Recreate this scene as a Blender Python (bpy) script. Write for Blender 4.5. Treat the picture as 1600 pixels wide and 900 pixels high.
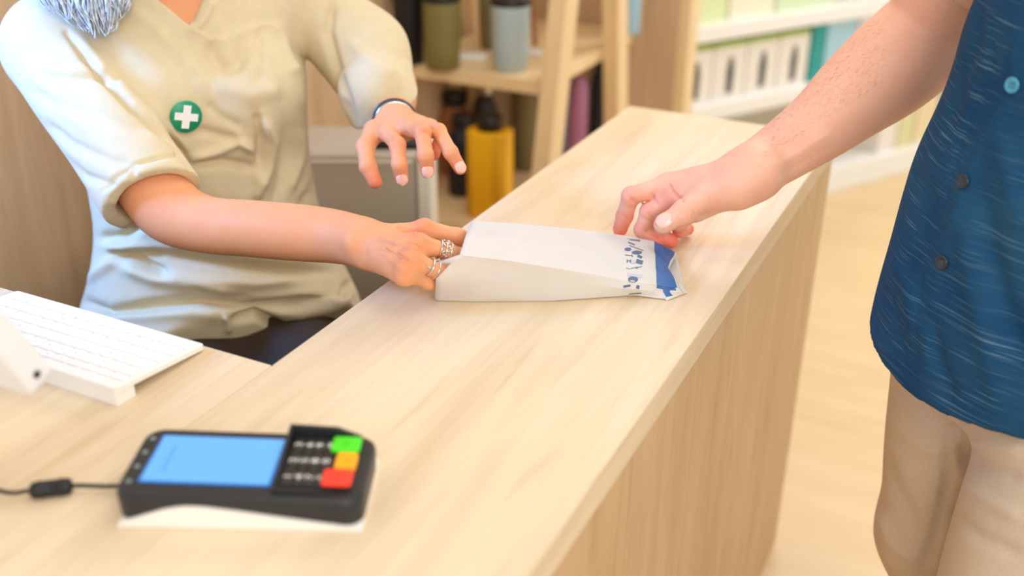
import bpy, bmesh, math, random
import numpy as np
from mathutils import Vector, Matrix
from mathutils.bvhtree import BVHTree
random.seed(7); RNG = np.random.default_rng(7)
for _o in list(bpy.data.objects): bpy.data.objects.remove(_o)
SC = bpy.context.scene
COL = SC.collection
PI = math.pi
# ------------------------------------------------------------------ camera
FPX = 1645.6
YAW, PITCH, ROLL = -0.4564, 0.4604, 0.0074
CAM = np.array([0.6486, -0.7486, 1.4479])
def _rot():
    cy, sy = math.cos(YAW), math.sin(YAW); cp, sp = math.cos(PITCH), math.sin(PITCH)
    f = np.array([sy*cp, cy*cp, -sp]); r = np.array([cy, -sy, 0]); u = np.cross(r, f)
    cr, sr = math.cos(ROLL), math.sin(ROLL)
    return np.array([cr*r+sr*u, -sr*r+cr*u, f])
RM = _rot()
cd = bpy.data.cameras.new('camera'); cam = bpy.data.objects.new('camera', cd); COL.objects.link(cam)
cd.sensor_width = 36; cd.lens = FPX*36/1600; cd.clip_start = 0.05
m4 = Matrix.Identity(4)
for i in range(3):
    m4[i][0], m4[i][1], m4[i][2], m4[i][3] = RM[0][i], RM[1][i], -RM[2][i], CAM[i]
cam.matrix_world = m4
cd.dof.use_dof = True; cd.dof.focus_distance = 1.27; cd.dof.aperture_fstop = 2.0
SC.camera = cam
SC.view_settings.view_transform = 'Standard'; SC.view_settings.look = 'None'
SC.view_settings.gamma = 1; SC.view_settings.exposure = 0.0
SC.view_settings.use_curve_mapping = False
# ------------------------------------------------------------------ light
W = bpy.data.worlds.new('world'); SC.world = W; W.use_nodes = True
bg = W.node_tree.nodes['Background']; bg.inputs[0].default_value = (1.0, 0.965, 0.92, 1); bg.inputs[1].default_value = 0.84
def area(name, loc, target, sx, sy, power, col):
    l = bpy.data.lights.new(name, 'AREA'); l.shape = 'RECTANGLE'; l.size = sx; l.size_y = sy
    l.energy = power; l.color = col
    o = bpy.data.objects.new(name, l); COL.objects.link(o); o.location = loc
    o.rotation_euler = (Vector(target)-Vector(loc)).to_track_quat('-Z', 'Y').to_euler()
    return o
area('ceiling_panel_light', (0.5, 0.5, 2.9), (0.25, 0.4, 0), 1.3, 1.0, 9, (1.0, 0.94, 0.84))
area('fill_light', (1.9, -1.5, 2.3), (0.4, 0.3, 0.8), 1.6, 1.2, 38, (1.0, 0.94, 0.86))  # added soft fill from the camera side, lifts front-facing surfaces
area('ceiling_panel_light', (0.3, 3.6, 2.9), (0.2, 3.4, 0), 2.6, 1.6, 88, (1.0, 0.97, 0.94))
wl_ = area('window_light', (-1.18, -0.42, 1.70), (-0.60, 0.22, 1.08), 0.4, 0.4, 5.0, (0.12, 0.36, 1.0)); wl_.data.spread = math.radians(50)
# ------------------------------------------------------------------ pixel helpers (photo pixel -> point in the room)
def D(px, py, d):
    v = np.array([(px-800)/FPX, -(py-450)/FPX, 1.0]); return CAM+RM.T@v*d
def Z(px, py, z):
    v = RM.T@np.array([(px-800)/FPX, -(py-450)/FPX, 1.0]); return CAM+v*((z-CAM[2])/v[2])
def PJ(V):
    q = (V-CAM)@RM.T; return 800+FPX*q[:, 0]/q[:, 2], 450-FPX*q[:, 1]/q[:, 2]
# ------------------------------------------------------------------ materials
def srgb(r, g, b):
    f = lambda c: (c/255/12.92) if c/255 <= 0.04045 else ((c/255+0.055)/1.055)**2.4
    return (f(r), f(g), f(b), 1)
def mat(name, col, rough=0.5, spec=0.5, metal=0, noise=0, nscale=30, bump=0, bscale=200, emit=None, estr=0, trans=0, coat=0, sub=0, sheen=0):
    m = bpy.data.materials.new(name); m.use_nodes = True; nt = m.node_tree; b = nt.nodes['Principled BSDF']
    b.inputs['Roughness'].default_value = rough; b.inputs['Specular IOR Level'].default_value = spec
    b.inputs['Metallic'].default_value = metal; b.inputs['Coat Weight'].default_value = coat
    b.inputs['Sheen Weight'].default_value = sheen
    tc = nt.nodes.new('ShaderNodeTexCoord')
    n = nt.nodes.new('ShaderNodeTexNoise'); n.inputs['Scale'].default_value = nscale; n.inputs['Detail'].default_value = 4
    nt.links.new(tc.outputs['Object'], n.inputs['Vector'])
    cr = nt.nodes.new('ShaderNodeValToRGB')
    k = noise
    cr.color_ramp.elements[0].position = 0.3; cr.color_ramp.elements[1].position = 0.7
    cr.color_ramp.elements[0].color = (col[0]*(1-k), col[1]*(1-k), col[2]*(1-k), 1)
    cr.color_ramp.elements[1].color = (min(1, col[0]*(1+k)), min(1, col[1]*(1+k)), min(1, col[2]*(1+k)), 1)
    nt.links.new(n.outputs['Fac'], cr.inputs['Fac']); nt.links.new(cr.outputs['Color'], b.inputs['Base Color'])
    if bump:
        n2 = nt.nodes.new('ShaderNodeTexNoise'); n2.inputs['Scale'].default_value = bscale; n2.inputs['Detail'].default_value = 3
        nt.links.new(tc.outputs['Object'], n2.inputs['Vector'])
        bp = nt.nodes.new('ShaderNodeBump'); bp.inputs['Strength'].default_value = bump; bp.inputs['Distance'].default_value = 0.002
        nt.links.new(n2.outputs['Fac'], bp.inputs['Height']); nt.links.new(bp.outputs['Normal'], b.inputs['Normal'])
    if sub:
        b.inputs['Subsurface Weight'].default_value = sub; b.inputs['Subsurface Radius'].default_value = (1, .35, .2)
        b.inputs['Subsurface Scale'].default_value = 0.006
    if emit is not None:
        b.inputs['Emission Color'].default_value = emit; b.inputs['Emission Strength'].default_value = estr
    if trans:
        b.inputs['Transmission Weight'].default_value = trans
    return m
def wood(name, axis, light, dark, streak=0.35, rough=0.45):
    m = bpy.data.materials.new(name); m.use_nodes = True; nt = m.node_tree; b = nt.nodes['Principled BSDF']; L = nt.links
    b.inputs['Roughness'].default_value = rough; b.inputs['Specular IOR Level'].default_value = 0.35
    tc = nt.nodes.new('ShaderNodeTexCoord')
    def layer(s_long, s_cross, detail, dist, lo, hi):
        mp = nt.nodes.new('ShaderNodeMapping')
        mp.inputs['Scale'].default_value = [s_long if i == axis else s_cross for i in range(3)]
        L.new(tc.outputs['Object'], mp.inputs['Vector'])
        n = nt.nodes.new('ShaderNodeTexNoise'); n.inputs['Scale'].default_value = 1; n.inputs['Detail'].default_value = detail
        n.inputs['Distortion'].default_value = dist; L.new(mp.outputs['Vector'], n.inputs['Vector'])
        r = nt.nodes.new('ShaderNodeMapRange'); r.inputs['From Min'].default_value = lo; r.inputs['From Max'].default_value = hi
        L.new(n.outputs['Fac'], r.inputs['Value']); return r.outputs['Result']
    a = layer(1.6, 14, 3, 0.8, 0.35, 0.68)     # broad figure
    c = layer(6, 190, 3, 0.3, 0.35, 0.7)      # fine pores
    e = layer(3.2, 42, 2, 1.2, 0.6, 0.74)       # occasional darker streak
    mx = nt.nodes.new('ShaderNodeMix'); mx.data_type = 'RGBA'; mx.inputs['A'].default_value = light; mx.inputs['B'].default_value = dark
    ad = nt.nodes.new('ShaderNodeMath'); ad.operation = 'MULTIPLY_ADD'; ad.inputs[1].default_value = 0.55
    ml = nt.nodes.new('ShaderNodeMath'); ml.operation = 'MULTIPLY'; ml.inputs[1].default_value = 0.22
    L.new(c, ml.inputs[0]); L.new(a, ad.inputs[0]); L.new(ml.outputs[0], ad.inputs[2])
    ad2 = nt.nodes.new('ShaderNodeMath'); ad2.operation = 'MULTIPLY_ADD'; ad2.inputs[1].default_value = streak
    L.new(e, ad2.inputs[0]); L.new(ad.outputs[0], ad2.inputs[2]); L.new(ad2.outputs[0], mx.inputs['Factor'])
    L.new(mx.outputs['Result'], b.inputs['Base Color'])
    return m
def skin(name, col, red):
    m = mat(name, col, rough=0.55, spec=0.3, sub=0.25)
    nt = m.node_tree; b = nt.nodes['Principled BSDF']; L = nt.links
    cr = [n for n in nt.nodes if n.type == 'VALTORGB'][0]; no = [n for n in nt.nodes if n.type == 'TEX_NOISE'][0]
    no.inputs['Scale'].default_value = 45
    cr.color_ramp.elements[0].color = col; cr.color_ramp.elements[1].color = (col[0]*.94+red[0]*.06, col[1]*.86+red[1]*.14, col[2]*.86+red[2]*.14, 1)
    at = nt.nodes.new('ShaderNodeAttribute'); at.attribute_name = 'tint'
    mx = nt.nodes.new('ShaderNodeMix'); mx.data_type = 'RGBA'; mx.inputs['B'].default_value = red
    L.new(at.outputs['Fac'], mx.inputs['Factor']); L.new(cr.outputs['Color'], mx.inputs['A']); L.new(mx.outputs['Result'], b.inputs['Base Color'])
    # fine skin grain
    n2 = nt.nodes.new('ShaderNodeTexNoise'); n2.inputs['Scale'].default_value = 320; n2.inputs['Detail'].default_value = 3
    tc = [n for n in nt.nodes if n.type == 'TEX_COORD'][0]; L.new(tc.outputs['Object'], n2.inputs['Vector'])
    bp = nt.nodes.new('ShaderNodeBump'); bp.inputs['Strength'].default_value = 0.25; bp.inputs['Distance'].default_value = 0.001
    L.new(n2.outputs['Fac'], bp.inputs['Height']); L.new(bp.outputs['Normal'], b.inputs['Normal'])
    return m
M = {}
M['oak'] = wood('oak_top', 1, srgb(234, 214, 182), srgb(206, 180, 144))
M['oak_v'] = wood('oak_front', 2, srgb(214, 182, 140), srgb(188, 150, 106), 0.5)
M['oak_wall'] = wood('oak_wall', 2, srgb(228, 198, 162), srgb(200, 166, 128))
M['pine'] = wood('pine', 2, srgb(243, 217, 170), srgb(228, 196, 146), 0.15)
M['pine_x'] = wood('pine_x', 0, srgb(243, 217, 170), srgb(228, 196, 146), 0.15)
M['floor'] = wood('oak_floor', 0, srgb(222, 196, 152), srgb(206, 176, 128), 0.2, 0.35)
M['white'] = mat('white_lacquer', srgb(246, 246, 242), 0.4)
M['paper'] = mat('paper', srgb(246, 245, 243), 0.75, 0.2, noise=0.015, bump=0.12, bscale=90)
M['print'] = mat('blue_print', srgb(66, 106, 164), 0.5, 0.3, noise=0.04)
M['ink'] = mat('slate_ink', srgb(96, 112, 140), 0.7, 0.2)
M['ink2'] = mat('pale_ink', srgb(190, 194, 200), 0.7, 0.2)
M['black'] = mat('black_plastic', srgb(38, 40, 42), 0.4)
M['rubber'] = mat('black_rubber', srgb(28, 28, 30), 0.6)
M['kwhite'] = mat('white_plastic', srgb(243, 240, 234), 0.45)
M['key'] = mat('white_keycap', srgb(247, 245, 240), 0.5)
M['legend'] = mat('grey_legend', srgb(196, 194, 190), 0.6)
M['screen'] = mat('lit_screen', srgb(60, 120, 170), 0.3, emit=srgb(120, 196, 250), estr=0.62)
M['screen_edge'] = mat('lit_screen_border', srgb(20, 70, 140), 0.3, emit=srgb(40, 130, 225), estr=0.6)
M['screen_text'] = mat('screen_writing', srgb(60, 110, 160), 0.3, emit=srgb(95, 165, 225), estr=0.7)
M['green_key'] = mat('green_key', srgb(70, 205, 30), 0.4, emit=srgb(70, 220, 20), estr=0.25)
M['amber_key'] = mat('amber_key', srgb(250, 160, 10), 0.4, emit=srgb(250, 160, 10), estr=0.25)
M['red_key'] = mat('red_key', srgb(240, 60, 40), 0.4, emit=srgb(240, 50, 35), estr=0.2)
M['skin_w'] = skin('skin_tan', srgb(230, 164, 118), srgb(222, 112, 78))
M['skin_m'] = skin('skin_fair', srgb(238, 186, 158), srgb(228, 108, 84))
M['nail'] = mat('nail', srgb(244, 196, 178), 0.2, 0.6)
M['tunic'] = mat('beige_cotton', srgb(216, 200, 164), 0.85, 0.15, noise=0.03, nscale=60, bump=0.15, bscale=500, sheen=0.1)
M['lining'] = mat('dark_lining', srgb(70, 64, 52), 0.9, 0.1)
M['khaki'] = mat('dark_trousers', srgb(66, 52, 40), 0.85, 0.15, bump=0.1, bscale=400)
M['chino'] = mat('taupe_chino', srgb(204, 188, 168), 0.85, 0.15, noise=0.05, nscale=400, bump=0.15, bscale=700, sheen=0.1)
M['badge'] = mat('badge_green', srgb(20, 150, 105), 0.4)
M['bwhite'] = mat('badge_white', srgb(250, 250, 250), 0.4)
M['silver'] = mat('silver', srgb(222, 220, 214), 0.18, metal=1)
M['band'] = mat('dark_band', srgb(48, 56, 66), 0.35)
M['hair'] = mat('silver_hair', srgb(196, 202, 206), 0.45, noise=0.4, nscale=140)
M['hair_m'] = mat('brown_hair', srgb(78, 56, 40), 0.6, noise=0.2, nscale=90)
M['hairline'] = mat('arm_hair', srgb(206, 158, 126), 0.7)
M['eye'] = mat('eye_white', srgb(240, 238, 232), 0.2)
M['iris'] = mat('iris', srgb(70, 52, 40), 0.2)
M['lip'] = mat('lip', srgb(198, 110, 98), 0.4)
M['shoe'] = mat('shoe_leather', srgb(72, 54, 42), 0.5)
M['button'] = mat('button', srgb(24, 40, 56), 0.25, 0.7); M['thread'] = mat('thread', srgb(60, 96, 116), 0.7)
M['button_b'] = mat('button_blue', srgb(70, 160, 200), 0.25, 0.7)
def shirt_mat():
    m = bpy.data.materials.new('blue_slub_cotton'); m.use_nodes = True; nt = m.node_tree; b = nt.nodes['Principled BSDF']; L = nt.links
    b.inputs['Roughness'].default_value = 0.85; b.inputs['Specular IOR Level'].default_value = 0.15
    tc = nt.nodes.new('ShaderNodeTexCoord')
    def ns(sc, det=2):
        mp = nt.nodes.new('ShaderNodeMapping'); mp.inputs['Scale'].default_value = sc; L.new(tc.outputs['Object'], mp.inputs['Vector'])
        n = nt.nodes.new('ShaderNodeTexNoise'); n.inputs['Scale'].default_value = 1; n.inputs['Detail'].default_value = det
        L.new(mp.outputs['Vector'], n.inputs['Vector']); return n.outputs['Fac']
    def rng(v, a, c, lo=0, hi=1):
        r = nt.nodes.new('ShaderNodeMapRange'); r.inputs['From Min'].default_value = a; r.inputs['From Max'].default_value = c
        r.inputs['To Min'].default_value = lo; r.inputs['To Max'].default_value = hi
        L.new(v, r.inputs['Value']); return r.outputs['Result']
    s1 = rng(ns((11, 11, 1100), 1), 0.65, 0.73, 0, 0.42)
    s2 = rng(ns((14, 14, 1500), 1), 0.55, 0.75, 0, 0.16)
    w = nt.nodes.new('ShaderNodeTexWave'); w.bands_direction = 'Z'; w.inputs['Scale'].default_value = 190; w.inputs['Distortion'].default_value = 0.0
    L.new(tc.outputs['Object'], w.inputs['Vector'])
    s3 = rng(w.outputs['Fac'], 0, 1, 0, 0.10)
    def mx(f, a, c):
        x = nt.nodes.new('ShaderNodeMix'); x.data_type = 'RGBA'; L.new(f, x.inputs['Factor'])
        if isinstance(a, tuple): x.inputs['A'].default_value = a
        else: L.new(a, x.inputs['A'])
        x.inputs['B'].default_value = c; return x.outputs['Result']
    base = mx(rng(ns((9, 9, 9)), 0.3, 0.7), srgb(18, 66, 108), srgb(36, 84, 120))
    k = mx(s3, base, srgb(12, 40, 66)); k = mx(s2, k, srgb(90, 140, 170)); k = mx(s1, k, srgb(150, 190, 208))
    L.new(k, b.inputs['Base Color'])
    bp = nt.nodes.new('ShaderNodeBump'); bp.inputs['Strength'].default_value = 0.3; bp.inputs['Distance'].default_value = 0.001
    L.new(w.outputs['Fac'], bp.inputs['Height']); L.new(bp.outputs['Normal'], b.inputs['Normal'])
    return m
M['shirt'] = shirt_mat()
# ------------------------------------------------------------------ object helpers
def mesh_obj(name, verts, faces, m, parent=None, base=None, smooth=True, mats=None, fmat=None):
    V = np.asarray(verts, dtype=float)
    if base is None: base = (0, 0, 0) if parent is not None else (0, 0, 0)
    if parent is not None: off = np.array(parent['_base'])
    else: off = np.array(base, dtype=float)
    me = bpy.data.meshes.new(name)
    me.from_pydata([tuple(v) for v in (V-off)], [], [tuple(int(i) for i in f) for f in faces]); me.update()
    if smooth: me.shade_smooth()
    for x in (mats or [m]): me.materials.append(x)
    if fmat is not None: me.polygons.foreach_set('material_index', np.asarray(fmat, dtype=np.int32))
    o = bpy.data.objects.new(name, me); COL.objects.link(o)
    o['_base'] = [float(x) for x in off]
    if parent is not None: o.parent = parent
    else: o.location = tuple(off)
    return o
def thing(name, label, cat, base, group=None):
    o = bpy.data.objects.new(name, None); COL.objects.link(o); o.location = tuple(base); o.empty_display_size = 0.05
    o['_base'] = [float(x) for x in base]; return tag(o, label, cat, group)
def tag(o, label, cat, group=None):
    o['label'] = label; o['category'] = cat
    if group: o['group'] = group
    return o
def struct(o):
    o['kind'] = 'structure'; return o
def bm_arrays(bm):
    bm.verts.index_update()
    r = ([tuple(v.co) for v in bm.verts], [[v.index for v in f.verts] for f in bm.faces]); bm.free(); return r
def box(lo, hi, bev=0.0, seg=2):
    bm = bmesh.new(); bmesh.ops.create_cube(bm, size=1)
    lo = Vector(lo); hi = Vector(hi)
    for v in bm.verts: v.co = Vector([lo[i]+(v.co[i]+.5)*(hi[i]-lo[i]) for i in range(3)])
    if bev: bmesh.ops.bevel(bm, geom=bm.edges[:], offset=bev, segments=seg, profile=0.5, affect='EDGES')
    return bm_arrays(bm)
def xf(g, o, ax, ay, az=(0, 0, 1)):
    V = np.array(g[0]); return (np.array(o)+V[:, :1]*np.array(ax)+V[:, 1:2]*np.array(ay)+V[:, 2:3]*np.array(az), g[1])
def join(*gs):
    V = []; F = []
    for g in gs:
        n = len(V); V += [tuple(v) for v in g[0]]; F += [[i+n for i in f] for f in g[1]]
    return V, F
def prism(pts, lo, hi, plane='xy', bev=0.0):
    """polygon extruded from lo to hi along the axis missing from plane"""
    bm = bmesh.new()
    def mk(a, b, c):
        return {'xy': (a, b, c), 'xz': (a, c, b), 'yz': (c, a, b)}[plane]
    bot = [bm.verts.new(mk(a, b, lo)) for a, b in pts]; top = [bm.verts.new(mk(a, b, hi)) for a, b in pts]
    n = len(pts); bm.faces.new(bot[::-1]); bm.faces.new(top)
    for i in range(n): bm.faces.new((bot[i], bot[(i+1) % n], top[(i+1) % n], top[i]))
    bmesh.ops.recalc_face_normals(bm, faces=bm.faces)
    if bev: bmesh.ops.bevel(bm, geom=bm.edges[:], offset=bev, segments=2, profile=0.5, affect='EDGES')
    return bm_arrays(bm)
def rrect(x0, y0, x1, y1, r, n=5):
    P = []
    for cx, cy, a0 in ((x1-r, y1-r, 0), (x0+r, y1-r, 90), (x0+r, y0+r, 180), (x1-r, y0+r, 270)):
        for i in range(n+1):
            a = math.radians(a0+90*i/n); P.append((cx+r*math.cos(a), cy+r*math.sin(a)))
    return P
def lathe(prof, c, n=28, sx=1, sy=1):
    V = []; F = []
    for r, z in prof:
        for i in range(n):
            a = 2*PI*i/n; V.append((c[0]+r*sx*math.cos(a), c[1]+r*sy*math.sin(a), c[2]+z))
    for j in range(len(prof)-1):
        for i in range(n):
            k = (i+1) % n; F.append((j*n+i, j*n+k, (j+1)*n+k, (j+1)*n+i))
    F.append(tuple(range(n))[::-1]); F.append(tuple((len(prof)-1)*n+i for i in range(n)))
    return V, F
def tube(pts, r, n=10, closed=False):
    P = [Vector(p) for p in pts]; V = []; F = []; m_ = len(P)
    rr = r if hasattr(r, '__len__') else [r]*m_
    up = Vector((0.1, 0.2, 1)).normalized()
    for i, p in enumerate(P):
        t = (P[(i+1) % m_]-P[i-1]) if closed else (P[min(i+1, m_-1)]-P[max(i-1, 0)])
        t.normalize(); s = t.cross(up)
        if s.length < 1e-4: s = t.cross(Vector((1, 0, 0)))
        s.normalize(); u = s.cross(t).normalized()
        for k in range(n):
            a = 2*PI*k/n; V.append(tuple(p+(s*math.cos(a)+u*math.sin(a))*rr[i]))
    L = m_ if closed else m_-1
    for j in range(L):
        for k in range(n):
            a, b = j*n+k, j*n+(k+1) % n; c = ((j+1) % m_)*n
            F.append((a, b, c+(k+1) % n, c+k))
    if not closed: F.append(tuple(range(n))[::-1]); F.append(tuple((m_-1)*n+k for k in range(n)))
    return V, F
def smooth_path(P, n=8):
    P = [np.array(p, float) for p in P]; Q = [P[0]]+P+[P[-1]]; out = []
    for i in range(1, len(Q)-2):
        for k in range(n):
            t = k/n; a, b, c, d = Q[i-1], Q[i], Q[i+1], Q[i+2]
            out.append(.5*((2*b)+(c-a)*t+(2*a-5*b+4*c-d)*t*t+(-a+3*b-3*c+d)*t**3))
    out.append(P[-1]); return out
def text_geo(s, size, depth=0.0003):
    cu = bpy.data.curves.new('t', 'FONT'); cu.body = s; cu.size = size; cu.align_x = 'CENTER'; cu.align_y = 'CENTER'; cu.extrude = depth; cu.resolution_u = 2
    o = bpy.data.objects.new('t', cu); COL.objects.link(o)
    bpy.context.view_layer.update()
    me = bpy.data.meshes.new_from_object(o.evaluated_get(bpy.context.evaluated_depsgraph_get()))
    g = ([tuple(v.co) for v in me.vertices], [tuple(p.vertices) for p in me.polygons])
    bpy.data.objects.remove(o); bpy.data.curves.remove(cu); bpy.data.meshes.remove(me)
    return g
# ------------------------------------------------------------------ smooth solid modelling on a grid (for bodies and cloth)
nrm = lambda v: np.array(v, float)/np.linalg.norm(v)
class Grid:
    def __init__(s, lo, hi, h):
        s.lo = np.array(lo, float); s.h = h; s.n = np.ceil((np.array(hi)-s.lo)/h).astype(int)+1
        s.F = np.full(tuple(s.n), 9.0, np.float32)
    def like(s):
        g = Grid.__new__(Grid); g.lo, g.h, g.n = s.lo, s.h, s.n; g.F = np.full(tuple(s.n), 9.0, np.float32); return g
    def reg(s, lo, hi, k):
        mrg = k+3*s.h
        a = np.clip(np.floor((np.array(lo)-mrg-s.lo)/s.h).astype(int), 0, s.n); b = np.clip(np.ceil((np.array(hi)+mrg-s.lo)/s.h).astype(int)+1, 0, s.n)
        sl = tuple(slice(a[i], b[i]) for i in range(3))
        X = [(s.lo[i]+s.h*np.arange(a[i], b[i])).astype(np.float32) for i in range(3)]
        return sl, X[0][:, None, None], X[1][None, :, None], X[2][None, None, :]
    def put(s, prim, k=0.0, op='u'):
        lo, hi, f = prim; sl, X, Y, Zz = s.reg(lo, hi, k)
        if any(q.stop <= q.start for q in sl): return s
        d = f(X, Y, Zz); s.F[sl] = comb(s.F[sl], d, k, op); return s
    def merge(s, g, k=0.0, op='u'): s.F = comb(s.F, g.F, k, op); return s
def comb(a, b, k, op):
    if op == 's': return -comb(-a, b, k, 'u')
    if op == 'i': return -comb(-a, -b, k, 'u')
    if k <= 0: return np.minimum(a, b)
    h = np.maximum(k-np.abs(a-b), 0)/k
    return (np.minimum(a, b)-h*h*k*.25).astype(np.float32)
def cap(a, b, r1, r2, side=None, e=1.0):
    """tapered limb segment; side/e widen its section along one direction"""
    a = np.array(a, float); b = np.array(b, float); R = max(r1, r2)*max(1, e)
    lo = np.minimum(a, b)-R; hi = np.maximum(a, b)+R
    s = None if side is None else nrm(side)
    def f(X, Y, Zz):
        x, y, z = X-a[0], Y-a[1], Zz-a[2]; ab = b-a
        if s is not None:
            w = (x*s[0]+y*s[1]+z*s[2])*(1-1/e); x, y, z = x-s[0]*w, y-s[1]*w, z-s[2]*w
            ab = ab-s*(ab@s)*(1-1/e)
        t = np.clip((x*ab[0]+y*ab[1]+z*ab[2])/(ab@ab+1e-12), 0, 1)
        return (np.sqrt((x-ab[0]*t)**2+(y-ab[1]*t)**2+(z-ab[2]*t)**2)-(r1+(r2-r1)*t)).astype(np.float32)
    return lo, hi, f
def limb(g, P, R, side=None, e=1.0, n=6, k=.006):
    Q = smooth_path(P, n); t = np.linspace(0, len(P)-1, len(Q)); rr = np.interp(t, range(len(P)), R); rr = np.convolve(np.pad(rr, 2, 'edge'), np.ones(5)/5, 'valid')
    for i in range(len(Q)-1): g.put(cap(Q[i], Q[i+1], rr[i], rr[i+1], side, e), k if i else 0.02)
def ell(c, r, ax=None):
    c = np.array(c, float); A = np.eye(3) if ax is None else np.array([nrm(v) for v in ax]); R = max(r)
    def f(X, Y, Zz):
        x, y, z = X-c[0], Y-c[1], Zz-c[2]
        q = [(x*A[i][0]+y*A[i][1]+z*A[i][2]) for i in range(3)]
        k0 = np.sqrt(sum((q[i]/r[i])**2 for i in range(3))); k1 = np.sqrt(sum((q[i]/r[i]**2)**2 for i in range(3)))+1e-9
        return (k0*(k0-1)/k1).astype(np.float32)
    return c-R, c+R, f
def stack(rows, F_):
    """horizontal elliptical sections: rows of (z, cx, cy, front-back half, sideways half)"""
    A = np.array(rows, float); F_ = nrm(F_); 
    lo = np.array([A[:, 1].min()-A[:, 4].max(), A[:, 2].min()-A[:, 4].max(), A[0, 0]]); hi = np.array([A[:, 1].max()+A[:, 4].max(), A[:, 2].max()+A[:, 4].max(), A[-1, 0]])
    def sm(zz, j):
        zf = zz.ravel(); 
        v = np.interp(zf, A[:, 0], A[:, j])
        for dz in (0.012, 0.024): v = v+np.interp(zf-dz, A[:, 0], A[:, j])+np.interp(zf+dz, A[:, 0], A[:, j])
        return (v/5).reshape(zz.shape)
    def f(X, Y, Zz):
        cx, cy, a, b = (sm(Zz, j) for j in (1, 2, 3, 4))
        u = (X-cx)*F_[0]+(Y-cy)*F_[1]; v = (X-cx)*F_[1]-(Y-cy)*F_[0]
        k0 = np.sqrt((u/a)**2+(v/b)**2); k1 = np.sqrt((u/a**2)**2+(v/b**2)**2)+1e-6
        d = k0*(k0-1)/k1
        zc = np.maximum(A[0, 0]-Zz, Zz-A[-1, 0])
        return np.maximum(d, zc).astype(np.float32)
    return lo, hi, f
def half(p, n, lo, hi):
    p = np.array(p, float); n = nrm(n)
    return lo, hi, lambda X, Y, Zz: ((X-p[0])*n[0]+(Y-p[1])*n[1]+(Zz-p[2])*n[2]).astype(np.float32)
def nets(g):
    F = g.F; I = F < 0
    c = np.zeros(tuple(g.n-1), np.int8)
    offs = [(i, j, k) for i in (0, 1) for j in (0, 1) for k in (0, 1)]
    nx, ny, nz = g.n-1
    for o in offs: c += I[o[0]:o[0]+nx, o[1]:o[1]+ny, o[2]:o[2]+nz]
    idx = np.argwhere((c > 0) & (c < 8)); ids = np.full(tuple(g.n-1), -1, np.int64); ids[tuple(idx.T)] = np.arange(len(idx))
    vals = {o: F[idx[:, 0]+o[0], idx[:, 1]+o[1], idx[:, 2]+o[2]] for o in offs}
    P = np.zeros((len(idx), 3)); N = np.zeros(len(idx))
    for a in offs:
        for ax in range(3):
            if a[ax]: continue
            b = list(a); b[ax] = 1; b = tuple(b); va, vb = vals[a], vals[b]; m_ = (va < 0) != (vb < 0)
            t = np.where(m_, va/np.where(m_, va-vb, 1), 0)
            for q in range(3): P[:, q] += np.where(m_, a[q]+(t if q == ax else 0), 0)
            N += m_
    V = g.lo+g.h*(idx+P/N[:, None]); faces = []
    for ax in range(3):
        b, c_ = (ax+1) % 3, (ax+2) % 3
        s0 = [slice(1, -1)]*3; s0[ax] = slice(0, -1); s1 = list(s0); s1[ax] = slice(1, None)
        A0, A1 = I[tuple(s0)], I[tuple(s1)]
        E = np.argwhere(A0 != A1); start = np.array([1, 1, 1]); start[ax] = 0; E = E+start
        fl = I[tuple(E.T)]
        q = []
        for db, dc in ((0, 0), (-1, 0), (-1, -1), (0, -1)):
            e = E.copy(); e[:, b] += db; e[:, c_] += dc; q.append(ids[tuple(e.T)])
        q = np.stack(q, 1); q[~fl] = q[~fl][:, ::-1]; q = q[:, ::-1] if False else q
        faces.append(q)
    Fc = np.concatenate(faces); Fc = Fc[(Fc >= 0).all(1)]
    return V, Fc
def relax(V, F, it=2, w=0.5, mask=None):
    e = np.concatenate([F[:, [0, 1]], F[:, [1, 2]], F[:, [2, 3]], F[:, [3, 0]]]); e = np.concatenate([e, e[:, ::-1]])
    n = np.bincount(e[:, 0], minlength=len(V))[:, None]
    for _ in range(it):
        S = np.stack([np.bincount(e[:, 0], weights=V[e[:, 1], k], minlength=len(V)) for k in range(3)], 1)/np.maximum(n, 1)
        d = (S-V)*w
        V = V+(d if mask is None else d*mask[:, None])
    return V
def vnorm(V, F):
    a, b, c, d = (V[F[:, i]] for i in range(4)); fn = np.cross(c-a, d-b); N = np.zeros_like(V)
    for i in range(4):
        for k in range(3): N[:, k] += np.bincount(F[:, i], weights=fn[:, k], minlength=len(V))
    return N/(np.linalg.norm(N, axis=1)[:, None]+1e-12)
def seg_dist(px, py, poly):
    """distance in pixels to a polyline and the parameter along it"""
    best = np.full(px.shape, 1e9); par = np.zeros(px.shape); sgn = np.zeros(px.shape)
    P = np.array(poly, float); n = len(P)-1
    for i in range(n):
        a, b = P[i], P[i+1]; ab = b-a; L2 = ab@ab
        t = np.clip(((px-a[0])*ab[0]+(py-a[1])*ab[1])/L2, 0, 1)
        dx, dy = px-a[0]-ab[0]*t, py-a[1]-ab[1]*t; d = np.hypot(dx, dy); m_ = d < best
        best[m_] = d[m_]; par[m_] = (i+t[m_])/n; sgn[m_] = np.sign(ab[0]*dy-ab[1]*dx)[m_]
    return best, par, sgn
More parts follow.
